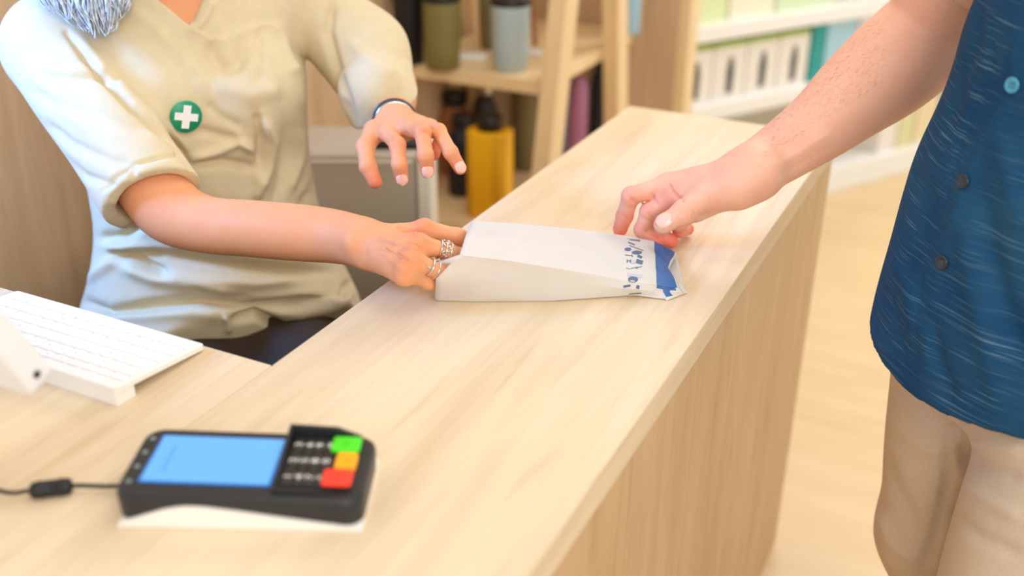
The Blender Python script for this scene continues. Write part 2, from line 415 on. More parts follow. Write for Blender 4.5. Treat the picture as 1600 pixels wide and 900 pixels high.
def folds(V, F, specs, nlim=0.05):
    """real relief: ridges (+) and furrows (-) along seams and folds, given where the photo shows them on the cloth"""
    N = vnorm(V, F); px, py = PJ(V); to = CAM-V; to /= np.linalg.norm(to, axis=1)[:, None]
    face = np.clip(((N*to).sum(1)-nlim)/0.3, 0, 1)
    disp = np.zeros(len(V))
    for poly, amp, wid, *rest in specs:
        d, t, s = seg_dist(px, py, poly)
        if rest and rest[0] == 'step':      # one side of the line lies higher (an overlapping edge)
            prof = np.where(s > 0, np.exp(-(d/wid)), 0)
        else: prof = np.exp(-(d/wid)**2)*np.clip(np.minimum(t, 1-t)*6+0.25, 0, 1)
        disp += amp*prof*face
    return V+N*disp[:, None]
def fnoise(V, sc, amp, seed=0, stretch=(1, 1, 1)):
    r = np.random.default_rng(seed); d = np.zeros(len(V)); Vs = V*np.array(stretch)
    for _ in range(14):
        k = r.normal(size=3)*sc; d += np.sin(Vs@k+r.uniform(0, 6.28))
    return d*amp/4
def bvh_of(o):
    me = o.data; b = np.array(o['_base'])
    V = np.empty(len(me.vertices)*3); me.vertices.foreach_get('co', V); V = V.reshape(-1, 3)+b
    return BVHTree.FromPolygons([tuple(v) for v in V], [tuple(p.vertices) for p in me.polygons])
def hit(bv, px, py):
    d = D(px, py, 1)-CAM; r = bv.ray_cast(Vector(CAM), Vector(d).normalized())
    return r[0], r[1]
# ================================================================== THE ROOM
H = 0.88; CW = 0.38; CL = 1.066
struct(mesh_obj('floor', *box((-4, -3, -0.05), (4, 9, 0)), M['floor'], smooth=False))
struct(mesh_obj('wall_back', *box((-4, 2.23, 0), (-0.28, 2.31, 3.0)), M['oak_wall'], smooth=False))
struct(mesh_obj('trim_1', *box((-0.2795, 2.225, 0), (-0.245, 2.315, 3.0), 0.002), M['pine'], smooth=False))
struct(mesh_obj('wall_left', *box((-0.90, 0.04, 0), (-0.81, 2.2295, 3.0)), M['oak_wall'], smooth=False))
# counter: top, front, ends
cn = thing('counter', 'long pale oak counter with vertical-grain front between the two people', 'counter', (CW/2, CL/2, 0))
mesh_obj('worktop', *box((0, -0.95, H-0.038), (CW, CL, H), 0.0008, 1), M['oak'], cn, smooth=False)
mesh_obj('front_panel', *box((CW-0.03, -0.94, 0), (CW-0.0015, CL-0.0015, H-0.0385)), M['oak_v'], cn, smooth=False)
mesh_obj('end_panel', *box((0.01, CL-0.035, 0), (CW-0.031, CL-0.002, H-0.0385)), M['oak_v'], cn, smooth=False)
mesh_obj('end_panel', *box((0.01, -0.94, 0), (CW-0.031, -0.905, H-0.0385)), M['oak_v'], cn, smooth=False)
dk = thing('desk', 'lower pale oak desk section under the keyboard, joined to the counter', 'desk', (-0.4, -0.45, 0))
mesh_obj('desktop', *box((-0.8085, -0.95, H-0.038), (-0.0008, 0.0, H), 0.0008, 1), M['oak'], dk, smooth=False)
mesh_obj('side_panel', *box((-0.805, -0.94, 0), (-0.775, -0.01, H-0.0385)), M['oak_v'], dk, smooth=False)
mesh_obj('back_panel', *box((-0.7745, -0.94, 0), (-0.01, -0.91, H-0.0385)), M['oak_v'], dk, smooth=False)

# ------------------------------------------------------------------ ladder shelf with flasks
SX, SY = -0.374, 1.50; SK = 1.2; ZS1 = 0.772           # front right corner of the shelf boards
ls = thing('ladder_shelf', 'pale pine ladder shelf with slanted side frame, behind the counter', 'shelf', (-0.6, 1.8, 0))
fy = lambda z: SY+SK*0.018+(z-ZS1)*0.2077; by_ = lambda z: SY+SK*0.345-(z-ZS1)*0.155
for x0, x1 in ((SX-0.004, SX+0.042), (-0.806, -0.766)):
    mesh_obj('side_frame', *join(prism([(fy(0)-.036, 0), (fy(0)+.04, 0), (fy(1.8)+.04, 1.8), (fy(1.8)-.036, 1.8)], x0, x1, 'yz', 0.003),
             prism([(by_(0)-.034, 0), (by_(0)+.04, 0), (by_(1.8)+.04, 1.8), (by_(1.8)-.034, 1.8)], x0, x1, 'yz', 0.003)), M['pine'], ls, smooth=False)
def board(z, y0, y1): mesh_obj('shelf_board', *box((-0.765, y0, z-0.034), (SX-0.006, y1, z), 0.002), M['pine_x'], ls, smooth=False)
ZS2, ZS3 = 0.388, 1.21
board(ZS1, SY, SY+0.62); board(ZS2, SY-0.06, SY+0.66); board(0.06, SY-0.12, SY+0.68); board(ZS3, SY+0.14, SY+0.50)
mesh_obj('back_panel', *box((-0.765, SY+0.69, 0.1), (SX-0.006, SY+0.703, 1.75)), M['oak_wall'], ls, smooth=False)
def flask(px, py, z, w, h, body, lid, label, kind=0, straps=None, group='flasks and bottles on the ladder shelf'):
    p = Z(px, py, z); r = w*SK/2; h = h*SK
    t = thing('flask', label, 'bottle', (p[0], p[1], z), group)
    if kind == 0:   # straight tumbler with band and lid
        mesh_obj('body', *lathe([(r*.80, 0), (r*.88, .004), (r*.96, h*.3), (r, h*.84), (r, h*.88)], p), body, t)
        mesh_obj('lid', *lathe([(r*.95, h*.88), (r*1.02, h*.885), (r*1.02, h*.95), (r*.9, h*.99), (r*.8, h)], p), lid, t)
    elif kind == 1:  # slim bottle, narrow neck, screw cap
        mesh_obj('body', *lathe([(r*.9, 0), (r, .006), (r, h*.66), (r*.93, h*.72), (r*.62, h*.80), (r*.58, h*.84)], p), body, t)
        c = mesh_obj('cap', *lathe([(r*.66, h*.84), (r*.7, h*.85), (r*.7, h*.97), (r*.6, h)], p), lid, t)
        if straps: mesh_obj('strap', *tube([(p[0]+r*.75*math.cos(a), p[1], z+h*.98+r*.75*math.sin(a)) for a in np.linspace(0, 2*PI, 20, endpoint=False)], 0.004, 8, True), straps, t)
    else:            # squared bottle with rounded shoulders
        mesh_obj('body', *prism(rrect(p[0]-r, p[1]-r*.8, p[0]+r, p[1]+r*.8, r*.45), z, z+h*.86, 'xy', 0.006), body, t)
        mesh_obj('cap', *lathe([(r*.6, h*.855), (r*.6, h*.97), (r*.5, h)], p), lid, t)
    return t
col = lambda n, r, g, b, ro=0.5: mat(n, srgb(r, g, b), ro)
blk = col('flask_black', 26, 24, 24, 0.4); olv = col('flask_olive', 128, 120, 66); lbl = col('flask_blue', 178, 196, 200); yel = col('flask_yellow', 246, 186, 12)
nvy = col('flask_navy', 26, 30, 44); pnk = col('flask_lilac', 206, 142, 190); kh = col('flask_khaki', 134, 122, 88); steel = mat('brushed_steel', srgb(190, 188, 182), 0.3, metal=1); tan = col('tan_leather', 170, 112, 72)
flask(641, 98, ZS1, 0.066, 0.24, blk, blk, 'tall black flask at the left end of the upper shelf', 0)
flask(692, 106, ZS1, 0.078, 0.155, olv, blk, 'olive green tumbler with black lid on the upper shelf', 0)
flask(797, 108, ZS1, 0.080, 0.15, lbl, blk, 'pale blue-grey tumbler with black lid on the upper shelf', 0)
flask(772, 74, ZS1, 0.07, 0.16, kh, blk, 'khaki flask half hidden behind the pale blue tumbler', 0)
flask(982, 52, ZS1, 0.05, 0.18, col('flask_sky', 160, 200, 225), blk, 'light blue bottle at the back right of the upper shelf', 1)
flask(766, 334, ZS2, 0.092, 0.225, yel, blk, 'bright yellow squared bottle on the lower shelf', 2)
flask(722, 302, ZS2, 0.062, 0.19, nvy, blk, 'dark navy bottle just left of the yellow bottle', 1)
flask(712, 268, ZS2, 0.085, 0.20, tan, blk, 'tan flask with dark steel-ringed lid behind the yellow bottle', 1, straps=blk)
flask(758, 280, ZS2, 0.06, 0.25, col('flask_black_b', 30, 26, 24), steel, 'black flask with steel cap behind the yellow bottle', 1, straps=blk)
flask(822, 262, ZS2, 0.075, 0.27, kh, blk, 'khaki brown flask beside the slanted front leg', 0)
flask(901, 240, ZS2, 0.048, 0.24, pnk, tan, 'lilac pink bottle with tan cap seen between the frame legs', 1)
flask(882, 236, ZS2, 0.036, 0.25, col('flask_lavender', 176, 176, 214), tan, 'lavender bottle behind the slanted front leg', 1)
flask(932, 238, ZS2, 0.042, 0.27, nvy, blk, 'tall navy bottle right of the lilac pink one', 1)
for px, py, lb, r in ((762, 92, 'white tag card lying between the olive and pale blue tumblers', .35), (850, 84, 'white tag card lying behind the slanted leg on the upper shelf', .2)):
    p = Z(px-30, py, ZS1)
    tag(mesh_obj('price_card', *xf(box((-.045, -.02, 0), (.045, .02, .012), .004), (p[0], p[1], ZS1), (math.cos(r), math.sin(r), 0), (-math.sin(r), math.cos(r), 0)), M['white'], base=p), lb, 'card', 'cards on the upper shelf')
# hanging strap loops of leather on the upper shelf flasks
for k, (px, py, lb) in enumerate(((672, 40, 'tan leather loop hanging behind the olive tumbler'), (838, 30, 'tan leather loop leaning behind the pale blue tumbler'))):
    a = Z(px-34, py+42, ZS1)
    a[2] = ZS1
    pts = [(a[0]+0.06*t, a[1]+0.02*math.sin(3*t), ZS1+0.007+0.15*math.sin(PI*t)) for t in np.linspace(0, 1, 16)]
    tag(mesh_obj('leather_strap', *tube(pts, 0.006, 8), tan, base=a), lb, 'strap', 'leather loops on the upper shelf')

# ------------------------------------------------------------------ white shop shelving receding to the right
G0 = D(1063, 185, 3.43); G0[2] = 0; gd = np.array([0.512, 0.859, 0]); gn = np.array([-0.859, 0.512, 0])   # gn points into the shelf
def onG(px, py):
    v = D(px, py, 1)-CAM; A = np.array([[v[0], -gd[0]], [v[1], -gd[1]]]); t, s = np.linalg.solve(A, (G0-CAM)[:2]); return s, CAM[2]+v[2]*t
GV = lambda g: xf(g, G0, gd, gn)
sh = thing('display_shelving', 'white shop shelving unit receding to the right behind the counter', 'shelving', G0+gd*1.2)
zl = onG(1068, 172)[1]; zu = onG(1072, 45)[1]
mesh_obj('side_panel', *GV(box((-0.03, 0.0, 0), (-0.002, 0.42, 2.0), 0.002)), M['white'], sh, smooth=False)
mesh_obj('back_panel', *GV(box((0, 0.40, 0), (3.0, 0.42, 2.0))), mat('shelf_back', srgb(232, 222, 200), 0.6), sh, smooth=False)
mesh_obj('plinth', *GV(box((0, 0.0, 0), (3.0, 0.399, 0.1), 0.003)), M['white'], sh, smooth=False)
for z in (zl, zu, zu+0.29, zu+0.6): mesh_obj('shelf_board', *GV(box((0, -0.005, z-0.055), (3.0, 0.398, z), 0.003)), M['white'], sh, smooth=False)
def gbox(name, px0, px1, z0, h, dep, m, label, cat='box', y0=0.02, group='boxes on the white shelving', extra=None):
    s0 = onG(px0, 150)[0]; s1 = onG(px1, 150)[0]
    t = thing(name, label, cat, G0+gd*(s0+s1)/2+gn*(y0+dep/2)+np.array([0, 0, z0]), group)
    mesh_obj('carton', *GV(box((s0, y0, z0), (s1, y0+dep, z0+h), 0.002)), m, t, smooth=False)
    if extra: extra(t, s0, s1)
    return t
whitebox = col('carton_white', 240, 236, 228); greenlid = col('carton_green', 176, 206, 96); dark = col('carton_print', 70, 66, 62)
BH = onG(1090, 85)[1]-zl
def bx_extra(t, s0, s1):
    mesh_obj('lid', *GV(box((s0+.001, .021, zl+BH+.0005), (s1-.001, .29, zl+BH+.014), .002)), greenlid, t, smooth=False)
    c = s0+(s1-s0)*.52
    mesh_obj('printed_picture', *GV(prism([(c-.013, zl+.02), (c+.013, zl+.02), (c+.016, zl+BH*.55), (c+.008, zl+BH*.8), (c-.008, zl+BH*.8), (c-.016, zl+BH*.55)], .0185, .0199, 'xz')), dark, t, smooth=False)
xs = [1064, 1117, 1168, 1216, 1262]
nm = ['leftmost', 'second from the left', 'third from the left', 'rightmost']
for i in range(4):
    gbox('product_box', xs[i]+1, xs[i+1]-1, zl+.0005, BH, .27, whitebox, 'white green-lidded box with dark picture, %s of the four' % nm[i], group='white boxes with green lids on the shelf', extra=bx_extra)
gbox('product_box', 1266, 1285, zl+.0005, BH+.045, .2, col('carton_teal', 40, 160, 160), 'teal box standing right of the white boxes')
gbox('product_box', 1287, 1330, zl+.0005, BH+.05, .12, col('carton_sky', 170, 214, 232), 'pale blue box right of the teal box')
gbox('product_box', 1333, 1362, zl+.0005, BH+.06, .12, col('carton_pale', 226, 226, 232), 'pale grey-white box beside the pale blue box')
gbox('product_box', 1366, 1392, zl+.0005, BH+.07, .12, col('carton_sand', 230, 206, 176), 'sand coloured box near the bare forearm')
p = G0+gd*onG(1308, 20)[0]+gn*.08; zt = zl+BH+.0515
tag(mesh_obj('product_pouch', *lathe([(.03, 0), (.045, .010), (.050, .03), (.035, .045), (.015, .05)], (p[0], p[1], zt), 20), col('pouch_red', 190, 92, 62), base=(p[0], p[1], zt)), 'red-brown round pouch lying on top of the pale blue box', 'pouch')
for i, (a, b_, c_, lb) in enumerate(((1080, 1150, (206, 190, 110), 'olive yellow box on the bottom shelf just beyond the counter end'), (1153, 1210, (222, 208, 130), 'soft yellow box on the bottom shelf near the wrist'), (1392, 1418, (240, 236, 230), 'white box on the bottom shelf below the forearm'), (1421, 1443, (226, 224, 176), 'pale green box on the bottom shelf below the forearm'), (1446, 1475, (236, 222, 180), 'cream box on the bottom shelf next to the blue shirt'))):
    gbox('product_box', a, b_, 0.1005, .19 if i < 2 else .17+.02*i, .2, col('carton_low_%d' % i, *c_), lb)
for i, (a, b_, c_, lb) in enumerate(((1075, 1130, (226, 240, 190), 'pale green carton on the top shelf, left'), (1134, 1200, (250, 244, 220), 'cream carton on the top shelf, middle'), (1204, 1290, (220, 238, 200), 'mint carton on the top shelf, right'))):
    gbox('product_box', a, b_, zu+.0005, .16, .2, col('carton_top_%d' % i, *c_), lb)

# ------------------------------------------------------------------ grey pedestal behind the clerk
a = D(545, 300, 1.92); bq = D(652, 300, 1.92)
pd = thing('pedestal_cabinet', 'light grey pedestal cabinet behind the seated clerk', 'cabinet', (bq[0]-.15, bq[1]+.2, 0))
pv = nrm((bq-a)*[1, 1, 0]); pn = np.array([-pv[1], pv[0], 0])
hgt = D(600, 232, 1.92)[2]
pb = np.array([bq[0], bq[1], 0])
mesh_obj('body', *xf(box((-.40, 0, .04), (0, .17, hgt), .006), pb, pv, pn), mat('pedestal_grey', srgb(190, 180, 164), 0.5), pd, smooth=False)
mesh_obj('corner_post', *xf(box((0.0005, -.004, 0.0), (.024, .17, hgt+.004), .004), pb, pv, pn), mat('pedestal_cream', srgb(238, 232, 214), 0.5), pd, smooth=False)
mesh_obj('door', *xf(box((-.392, -.016, .05), (-.006, -.0005, hgt-.008), .003), pb, pv, pn), mat('door_grey', srgb(186, 176, 158), 0.5), pd, smooth=False)
cl = pb+pv*-.03+pn*.03+np.array([0, 0, hgt+.0005])
tag(mesh_obj('tape_dispenser', *xf(join(box((-.05, 0, 0), (.03, .035, .012), .003), box((-.03, .002, .0121), (.0, .033, .03), .006)), cl, pv, pn), M['rubber'], base=cl), 'small black desk holder on the grey pedestal', 'desk accessory')
# ------------------------------------------------------------------ keyboard
K0 = np.array([-0.083, -0.008, H]); KL = 0.283; KD = 0.126
kb = thing('keyboard', 'slim white compact keyboard lying on the desk edge facing the clerk', 'keyboard', K0+np.array([-KL/2, -KD/2, 0]))
tl = 0.0135/KD    # rise per metre towards the rear
def KT(g): # local: x along the clerk's left->right (0..KL), y from front to rear, z above plate
    V = np.array(g[0]); P = np.empty_like(V)
    P[:, 0] = K0[0]-V[:, 0]; P[:, 1] = K0[1]-V[:, 1]; P[:, 2] = H+0.0085+V[:, 1]*tl+V[:, 2]; return P, [tuple(f)[::-1] for f in g[1]] if False else g[1]
mesh_obj('plate', *KT(prism(rrect(0, 0, KL, KD, .004), -.0065, 0, 'xy', .0008)), M['kwhite'], kb, smooth=False)
g = prism(rrect(0.001, KD-.026, KL-.001, KD-.001, .003), 0, 1, 'xy'); V = np.array(g[0]); V[:, 2] = np.where(V[:, 2] > .5, H+.0085+V[:, 1]*tl-.0066, H+.0002)
V[:, 0] = K0[0]-V[:, 0]; V[:, 1] = K0[1]-V[:, 1]
mesh_obj('rear_foot', V, g[1], M['kwhite'], kb, smooth=False)
U = 0.0190; G_ = 0.0021; x0, y0 = 0.0040, 0.0055
rows = [
 [(1, 'fn'), (1, '⌃'), (1, '⌥'), (1.25, '⌘'), (5, ''), (1.25, '⌘'), (1, '⌥'), (1, '◁'), (1, '▽'), (1, '▷')],
 [(2.25, '⇧')]+[(1, c) for c in 'ZXCVBNM,.-']+[(2.25, '⇧')],
 [(1.75, '⇪')]+[(1, c) for c in 'ASDFGHJKL;\'']+[(1.75, '↵')],
 [(1.5, '⇥')]+[(1, c) for c in 'QWERTYUIOP[]']+[(1, '')],
 [(1, 'º')]+[(1, c) for c in '1234567890-=']+[(1.5, '⌫')],
 [(1.0357, c) for c in ('esc', 'F1', 'F2', 'F3', 'F4', 'F5', 'F6', 'F7', 'F8', 'F9', 'F10', 'F11', 'F12', '')]]
yy = y0
for ri, row in enumerate(rows):
    hh = U if ri < 5 else U*.62; xx = x0
    for w, c in row:
        ww = w*U
        if xx+ww > KL-.002: ww = KL-.004-xx
        k = mesh_obj('key', *KT(prism(rrect(xx+G_/2, yy+G_/2, xx+ww-G_/2, yy+hh-G_/2, .0016, 3), .0003, .0021, 'xy', .0004)), M['key'], kb, smooth=False)
        if c and c.isascii():
            tg = text_geo(c, .0052 if len(c) == 1 else .0034, .00005); Vt = np.array(tg[0])
            Vt[:, 0] += xx+ww/2; Vt[:, 1] = yy+hh/2+Vt[:, 1]; Vt[:, 2] += .00218
            mesh_obj('legend', *KT((Vt, tg[1])), M['legend'], k, smooth=False)
        xx += ww
    yy += hh

# ------------------------------------------------------------------ tilted white screen seen from behind
th = math.radians(24); c0 = D(57, 623, 0.885)
su = np.array([0, -math.sin(th), math.cos(th)]); sv = np.array([-1., 0, 0]); st = np.array([0, math.cos(th), math.sin(th)])
mo = thing('screen', 'white tilted screen seen from behind at the left edge of the desk', 'monitor', (c0[0]-.18, c0[1]+.02, H))
MG = lambda g: xf(g, c0, sv, su, st)
mesh_obj('housing', *MG(prism(rrect(0, 0, .36, .24, .010), 0, .0265, 'xy', .0015)), mat('screen_shell', srgb(240, 238, 236), 0.35), mo, smooth=False)
mesh_obj('display', *MG(prism(rrect(.008, .008, .352, .232, .006), .0266, .0272, 'xy')), M['black'], mo, smooth=False)
q = c0+su*.017+st*.0135
mesh_obj('socket', *xf(lathe([(.0036, 0), (.0036, .0006)], (0, 0, 0), 16), q, su, st, (1, 0, 0)), M['rubber'], mo)
a = c0+sv*.18+su*.10; 
mesh_obj('stand', *join(tube([a+st*.002-[0, .0, 0], a+[0, -.03, -.03], [a[0], a[1]-.03, H+.012]], .016, 16), box((a[0]-.09, a[1]-.10, H+.0003), (a[0]+.09, a[1]+.06, H+.011), .004)), M['kwhite'], mo, smooth=False)

# ------------------------------------------------------------------ card terminal
T0 = Z(186, 821, H); T0[2] = H; T1 = Z(563, 829, H); T1[2] = H
tx = nrm(T1-T0); ty = np.array([-tx[1], tx[0], 0]); TL = np.linalg.norm(T1-T0)+.002; TW = 0.094
TG = lambda g: xf(g, T0, tx, ty)
tm = thing('card_terminal', 'black card payment terminal with lit blue screen and coloured keys', 'card terminal', T0+tx*TL/2+ty*TW/2)
# white lower shell with a wave-shaped top edge
xs_ = np.linspace(0, TL, 26)
def wave(x):
    t = x/TL
    return .004+.0185*np.interp(t, [0, .1, .2, .28, .36, .5, .65, .8, .93, 1], [0, .42, .82, 1, .98, .78, .52, .28, .08, 0])
prof = [(x, 0.0003) for x in xs_]+[(x, wave(x)) for x in xs_[::-1]]
mesh_obj('lower_shell', *TG(prism(prof, -.0026, TW+.0026, 'xz', .0004)), M['kwhite'], tm, smooth=False)
# black body: plan outline with rounded corners, from the wave edge to the sloping top
def topz(x): return .0335-.004*(x/TL)
out = rrect(-.002, -.0015, TL+.001, TW+.0015, .016, 8)
def ring(sc, zf):
    cx, cy = TL/2, TW/2; return [(cx+(x-cx)*(1-sc/cx), cy+(y-cy)*(1-sc/cy), zf(x)) for x, y in out]
rings = [ring(.001, lambda x: wave(np.clip(x, 0, TL))+.0002), ring(0, lambda x: topz(x)-.008), ring(.0006, lambda x: topz(x)-.003), ring(.003, lambda x: topz(x))]
Vb = []; Fb = []; n = len(out)
# densify long edges so that the lower edge follows the wave
def dens(r):
    o = []
    for i in range(n):
        a, b = np.array(r[i]), np.array(r[(i+1) % n]); k = 1 if np.hypot(*(a-b)[:2]) < .02 else 14
        for j in range(k): o.append(a+(b-a)*j/k)
    return o
rr_ = [dens(r) for r in rings]; nn = len(rr_[0])
rr_[0] = [np.array([p[0], p[1], wave(np.clip(p[0], 0, TL))+.0002]) for p in rr_[0]]
for r in rr_: Vb += [tuple(p) for p in r]
for j in range(3):
    for i in range(nn): Fb.append((j*nn+i, j*nn+(i+1) % nn, (j+1)*nn+(i+1) % nn, (j+1)*nn+i))
Fb.append(tuple(3*nn+i for i in range(nn)))
mesh_obj('body', *TG((Vb, Fb)), M['black'], tm, smooth=False)
sl = -.004/TL
def TT(g):   # onto the sloping top face
    V = np.array(g[0]); V[:, 2] = V[:, 2]+.0335+sl*V[:, 0]; return xf((V, g[1]), T0, tx, ty)
mesh_obj('screen_border', *TT(prism(rrect(.0150, .0150, .1255, .0835, .002, 3), .0002, .0007, 'xy')), M['screen_edge'], tm, smooth=False)
mesh_obj('display', *TT(prism(rrect(.0170, .0170, .1235, .0815, .001, 2), .0008, .0011, 'xy')), M['screen'], tm, smooth=False)
mesh_obj('screen_writing', *TT(join(*[prism(rrect(.0292, y_, .0335, y_+w_, .0012, 3), .0012, .0014, 'xy') for y_, w_ in ((.030, .009), (.0405, .014), (.056, .011))])), M['screen_text'], tm, smooth=False)
for i in range(4):
    yv = .016+i*.0205
    mesh_obj('touch_symbol', *TT(lathe([(.0026, .0002), (.0026, .0006)], (.0075, yv, 0), 14)), mat('symbol_grey', srgb(128, 150, 146), 0.5), tm)
# keypad well and key shield
kx0, kx1, ky0, ky1 = .1320, TL-.010, .012, .0855
mesh_obj('keypad', *TT(prism(rrect(kx0, ky0, kx1, ky1, .004), .0002, .0016, 'xy', .0004)), M['rubber'], tm, smooth=False)
hp = [(kx0-.003, .0002), (kx0-.003, .009), (kx0+.002, .0135), (kx1-.028, .0125), (kx1-.004, .005), (kx1-.002, .0002)]
mesh_obj('key_shield', *TT(join(prism([(kx0-.004, .0003), (kx0-.004, .013), (kx1-.022, .0115), (kx1-.002, .0035), (kx1-.002, .0003)], ky1+.001, ky1+.0045, 'xz', .0006),
     prism([(ky0-.004, .0003), (ky0-.004, .003), (ky1+.0008, .012), (ky1+.0008, .0003)], kx0-.0045, kx0-.0015, 'yz', .0005),
     prism([(kx0-.004, .0003), (kx0-.004, .0028), (kx1-.014, .0018), (kx1-.014, .0003)], ky0-.0045, ky0-.0015, 'xz', .0005))), M['black'], tm, smooth=False)
digs = ['321', '654', '987', '#0*']
kw = (kx1-kx0-.024)/4; kh_ = (ky1-ky0-.004)/3
for r_ in range(4):
    for c_ in range(3):
        x = kx0+.002+r_*kw; y = ky1-.002-(c_+1)*kh_
        k = mesh_obj('key', *TT(prism(rrect(x+.0008, y+.0008, x+kw-.0008, y+kh_-.0008, .0022, 3), .0017, .0037, 'xy', .0005)), mat('key_black', srgb(46, 44, 40), 0.45), tm, smooth=False)
        tg = text_geo(digs[r_][c_], .0125, .00005); Vt = np.array(tg[0]); Vt = np.stack([x+kw/2-Vt[:, 1]*.8, y+kh_/2+Vt[:, 0], Vt[:, 2]+.0038], 1)
        mesh_obj('digit', *TT((Vt, tg[1])), M['white'], k, smooth=False)
for c_, (mm, lab, a_) in enumerate(((M['green_key'], 'green enter key', 'O'), (M['amber_key'], 'orange clear key', '<'), (M['red_key'], 'red cancel key', 'X'))):
    x = kx0+.002+4*kw+(-.004 if c_ != 1 else .003); y = ky1-.001-(c_+1)*(kh_+.0008)
    k = mesh_obj('function_key', *TT(prism(rrect(x+.0006, y+.0006, kx1-.0005, y+kh_, .003, 3), .0038 if c_ != 1 else .0017, .0058, 'xy', .0006)), mm, tm, smooth=False); k['label'] = lab
    tg = text_geo(a_, .009, .00005); Vt = np.array(tg[0]); Vt = np.stack([(x+kx1)/2-Vt[:, 1], y+kh_/2+Vt[:, 0], Vt[:, 2]+.0059], 1)
    mesh_obj('symbol', *TT((Vt, tg[1])), mat('symbol_tone_%d' % c_, tuple(v*.6 for v in mm.node_tree.nodes['Principled BSDF'].inputs['Emission Color'].default_value[:3])+(1,), 0.5), k, smooth=False)
for i in range(1):
    mesh_obj('screw_cap', *xf(lathe([(.0022, 0), (.0022, .0004)], (0, 0, 0), 12), T0+tx*TL*.37-ty*.0002+np.array([0, 0, .010]), tx, (0, 0, 1), -ty), mat('mark_tan', srgb(200, 176, 156), 0.6), tm)
# cable with ferrite bead
cA = T0+ty*.043-tx*.003+np.array([0, 0, .010])
pb_ = [Z(x, y, H+.007) for x, y in ((113, 759), (47, 767), (-10, 764), (-160, 700))]
cb = thing('power_cable', 'thin black cable with a round interference bead running left from the terminal', 'cable', (pb_[0]+pb_[1])/2*[1, 1, 0]+[0, 0, H])
mesh_obj('cord', *tube([p_ for p_ in smooth_path([cA, cA-tx*.02+[0, 0, -.003], pb_[0], pb_[1], pb_[2], pb_[3]], 10)], .0019, 10), M['rubber'], cb)
bx, by = pb_[0], pb_[1]; L_ = by-bx
mesh_obj('bead', *tube([bx, bx+L_*.02, bx+L_*.08, bx+L_*.3, bx+L_*.31, bx+L_*.7, bx+L_*.71, bx+L_*.92, bx+L_*.98, by], [.003, .0058, .0072, .0078, .0074, .0074, .0078, .0072, .0058, .003], 18), M['rubber'], cb)

# ------------------------------------------------------------------ paper bag
NB_, NK = 46, 37
def row3(pts):
    P = np.array([Z(*p) for p in pts])
    def rs(Q, n):
        t = np.array([0]+list(np.cumsum([np.linalg.norm(Q[i+1]-Q[i]) for i in range(len(Q)-1)]))); t /= t[-1]
        return np.stack([np.interp(np.linspace(0, 1, n), t, Q[:, k]) for k in range(3)], 1)
    return np.concatenate([rs(P[:5], NK+1)[:-1], rs(P[4:], NB_-NK)])
rf = row3([(737, 345, .952), (820, 350, .942), (900, 358, .922), (975, 368, .905), (1022, 377, .897), (1040, 385, .893), (1059, 397, .887)])
rm = row3([(728, 370, .960), (810, 377, .948), (900, 388, .928), (975, 401, .912), (1024, 410, .905), (1038, 414, .901), (1046, 418, .896)])
ro = row3([(718, 398, .954), (800, 408, .940), (900, 424, .920), (975, 437, .904), (1026, 445, .897), (1046, 449, .892), (1062, 450, .887)])
rc_ = row3([(681, 436, .920), (800, 438, .913), (900, 444, .902), (975, 450, .895), (1024, 455, .890), (1046, 457, .8865), (1068, 457, .8838)])
rb = row3([(679, 469, .8816), (740, 471, .8812), (860, 470, .8812), (988, 461, .8825), (1030, 466, .8818), (1044, 468, .8812), (1073, 457, .8812)])
rfb = rf.copy(); rfb[:, 2] = np.minimum(rf[:, 2]-.003, H+.0012+(rf[:, 2]-H)*.1)
def patch(A, B, nv):
    return [A+(B-A)*v for v in np.linspace(0, 1, nv)]
rowsP = patch(rfb, rf, 4)[:-1]+patch(rf, rm, 8)[:-1]+patch(rm, ro, 8)[:-1]+patch(ro, rc_, 7)[:-1]+patch(rc_, rb, 7)
iF, iO = 3, 3+7+7
Vb = np.concatenate(rowsP); nb = NB_; nr = len(rowsP)
jj = np.repeat(np.arange(nr), nb); ii = np.tile(np.arange(nb), nr)
# soft puffiness and crinkles of thin paper
pu = np.sin(np.clip((jj-iF)/(iO-iF), 0, 1)*PI)*.0012
Vb[:, 2] += np.where((jj > iF) & (jj < iO), pu+fnoise(Vb, 55, .0006, 3)+np.where(ii > 36, fnoise(Vb, 130, .0019, 5), 0), 0)
gs = (jj > iO) & (jj < nr-1)
cz_ = (ii >= NK) & (jj > iF) & (jj < iO); tt_ = (ii-NK)/(nb-1-NK); Vb[cz_, 2] -= (.0040*np.exp(-((jj[cz_]-iF-2-tt_[cz_]*6)/1.3)**2))
Vb[gs, 1] += fnoise(Vb[gs], 60, .0009, 4)+np.where(ii[gs] > 34, fnoise(Vb[gs], 170, .001, 8), 0)
# nearer mouth corner of the side fold reaches further out
for j in range(iO+1, nr): pass
mc = Z(679, 411, .945); Vb[(iO+1)*nb+0] = mc
Fb = []; Fm = []
for j in range(nr-1):
    for i in range(nb-1):
        Fb.append((j*nb+i, j*nb+i+1, (j+1)*nb+i+1, (j+1)*nb+i))
        u = i/(nb-1); px_, py_ = PJ(Vb[j*nb+i][None]); x_ = px_[0]
        blue = i >= NK and ((iF <= j < iO and i < nb-2) or (iO <= j < iO+4 and i < nb-3) or (iO+4 <= j < nr-3 and NK+2 <= i < NK+4))
        Fm.append(1 if blue else 0)
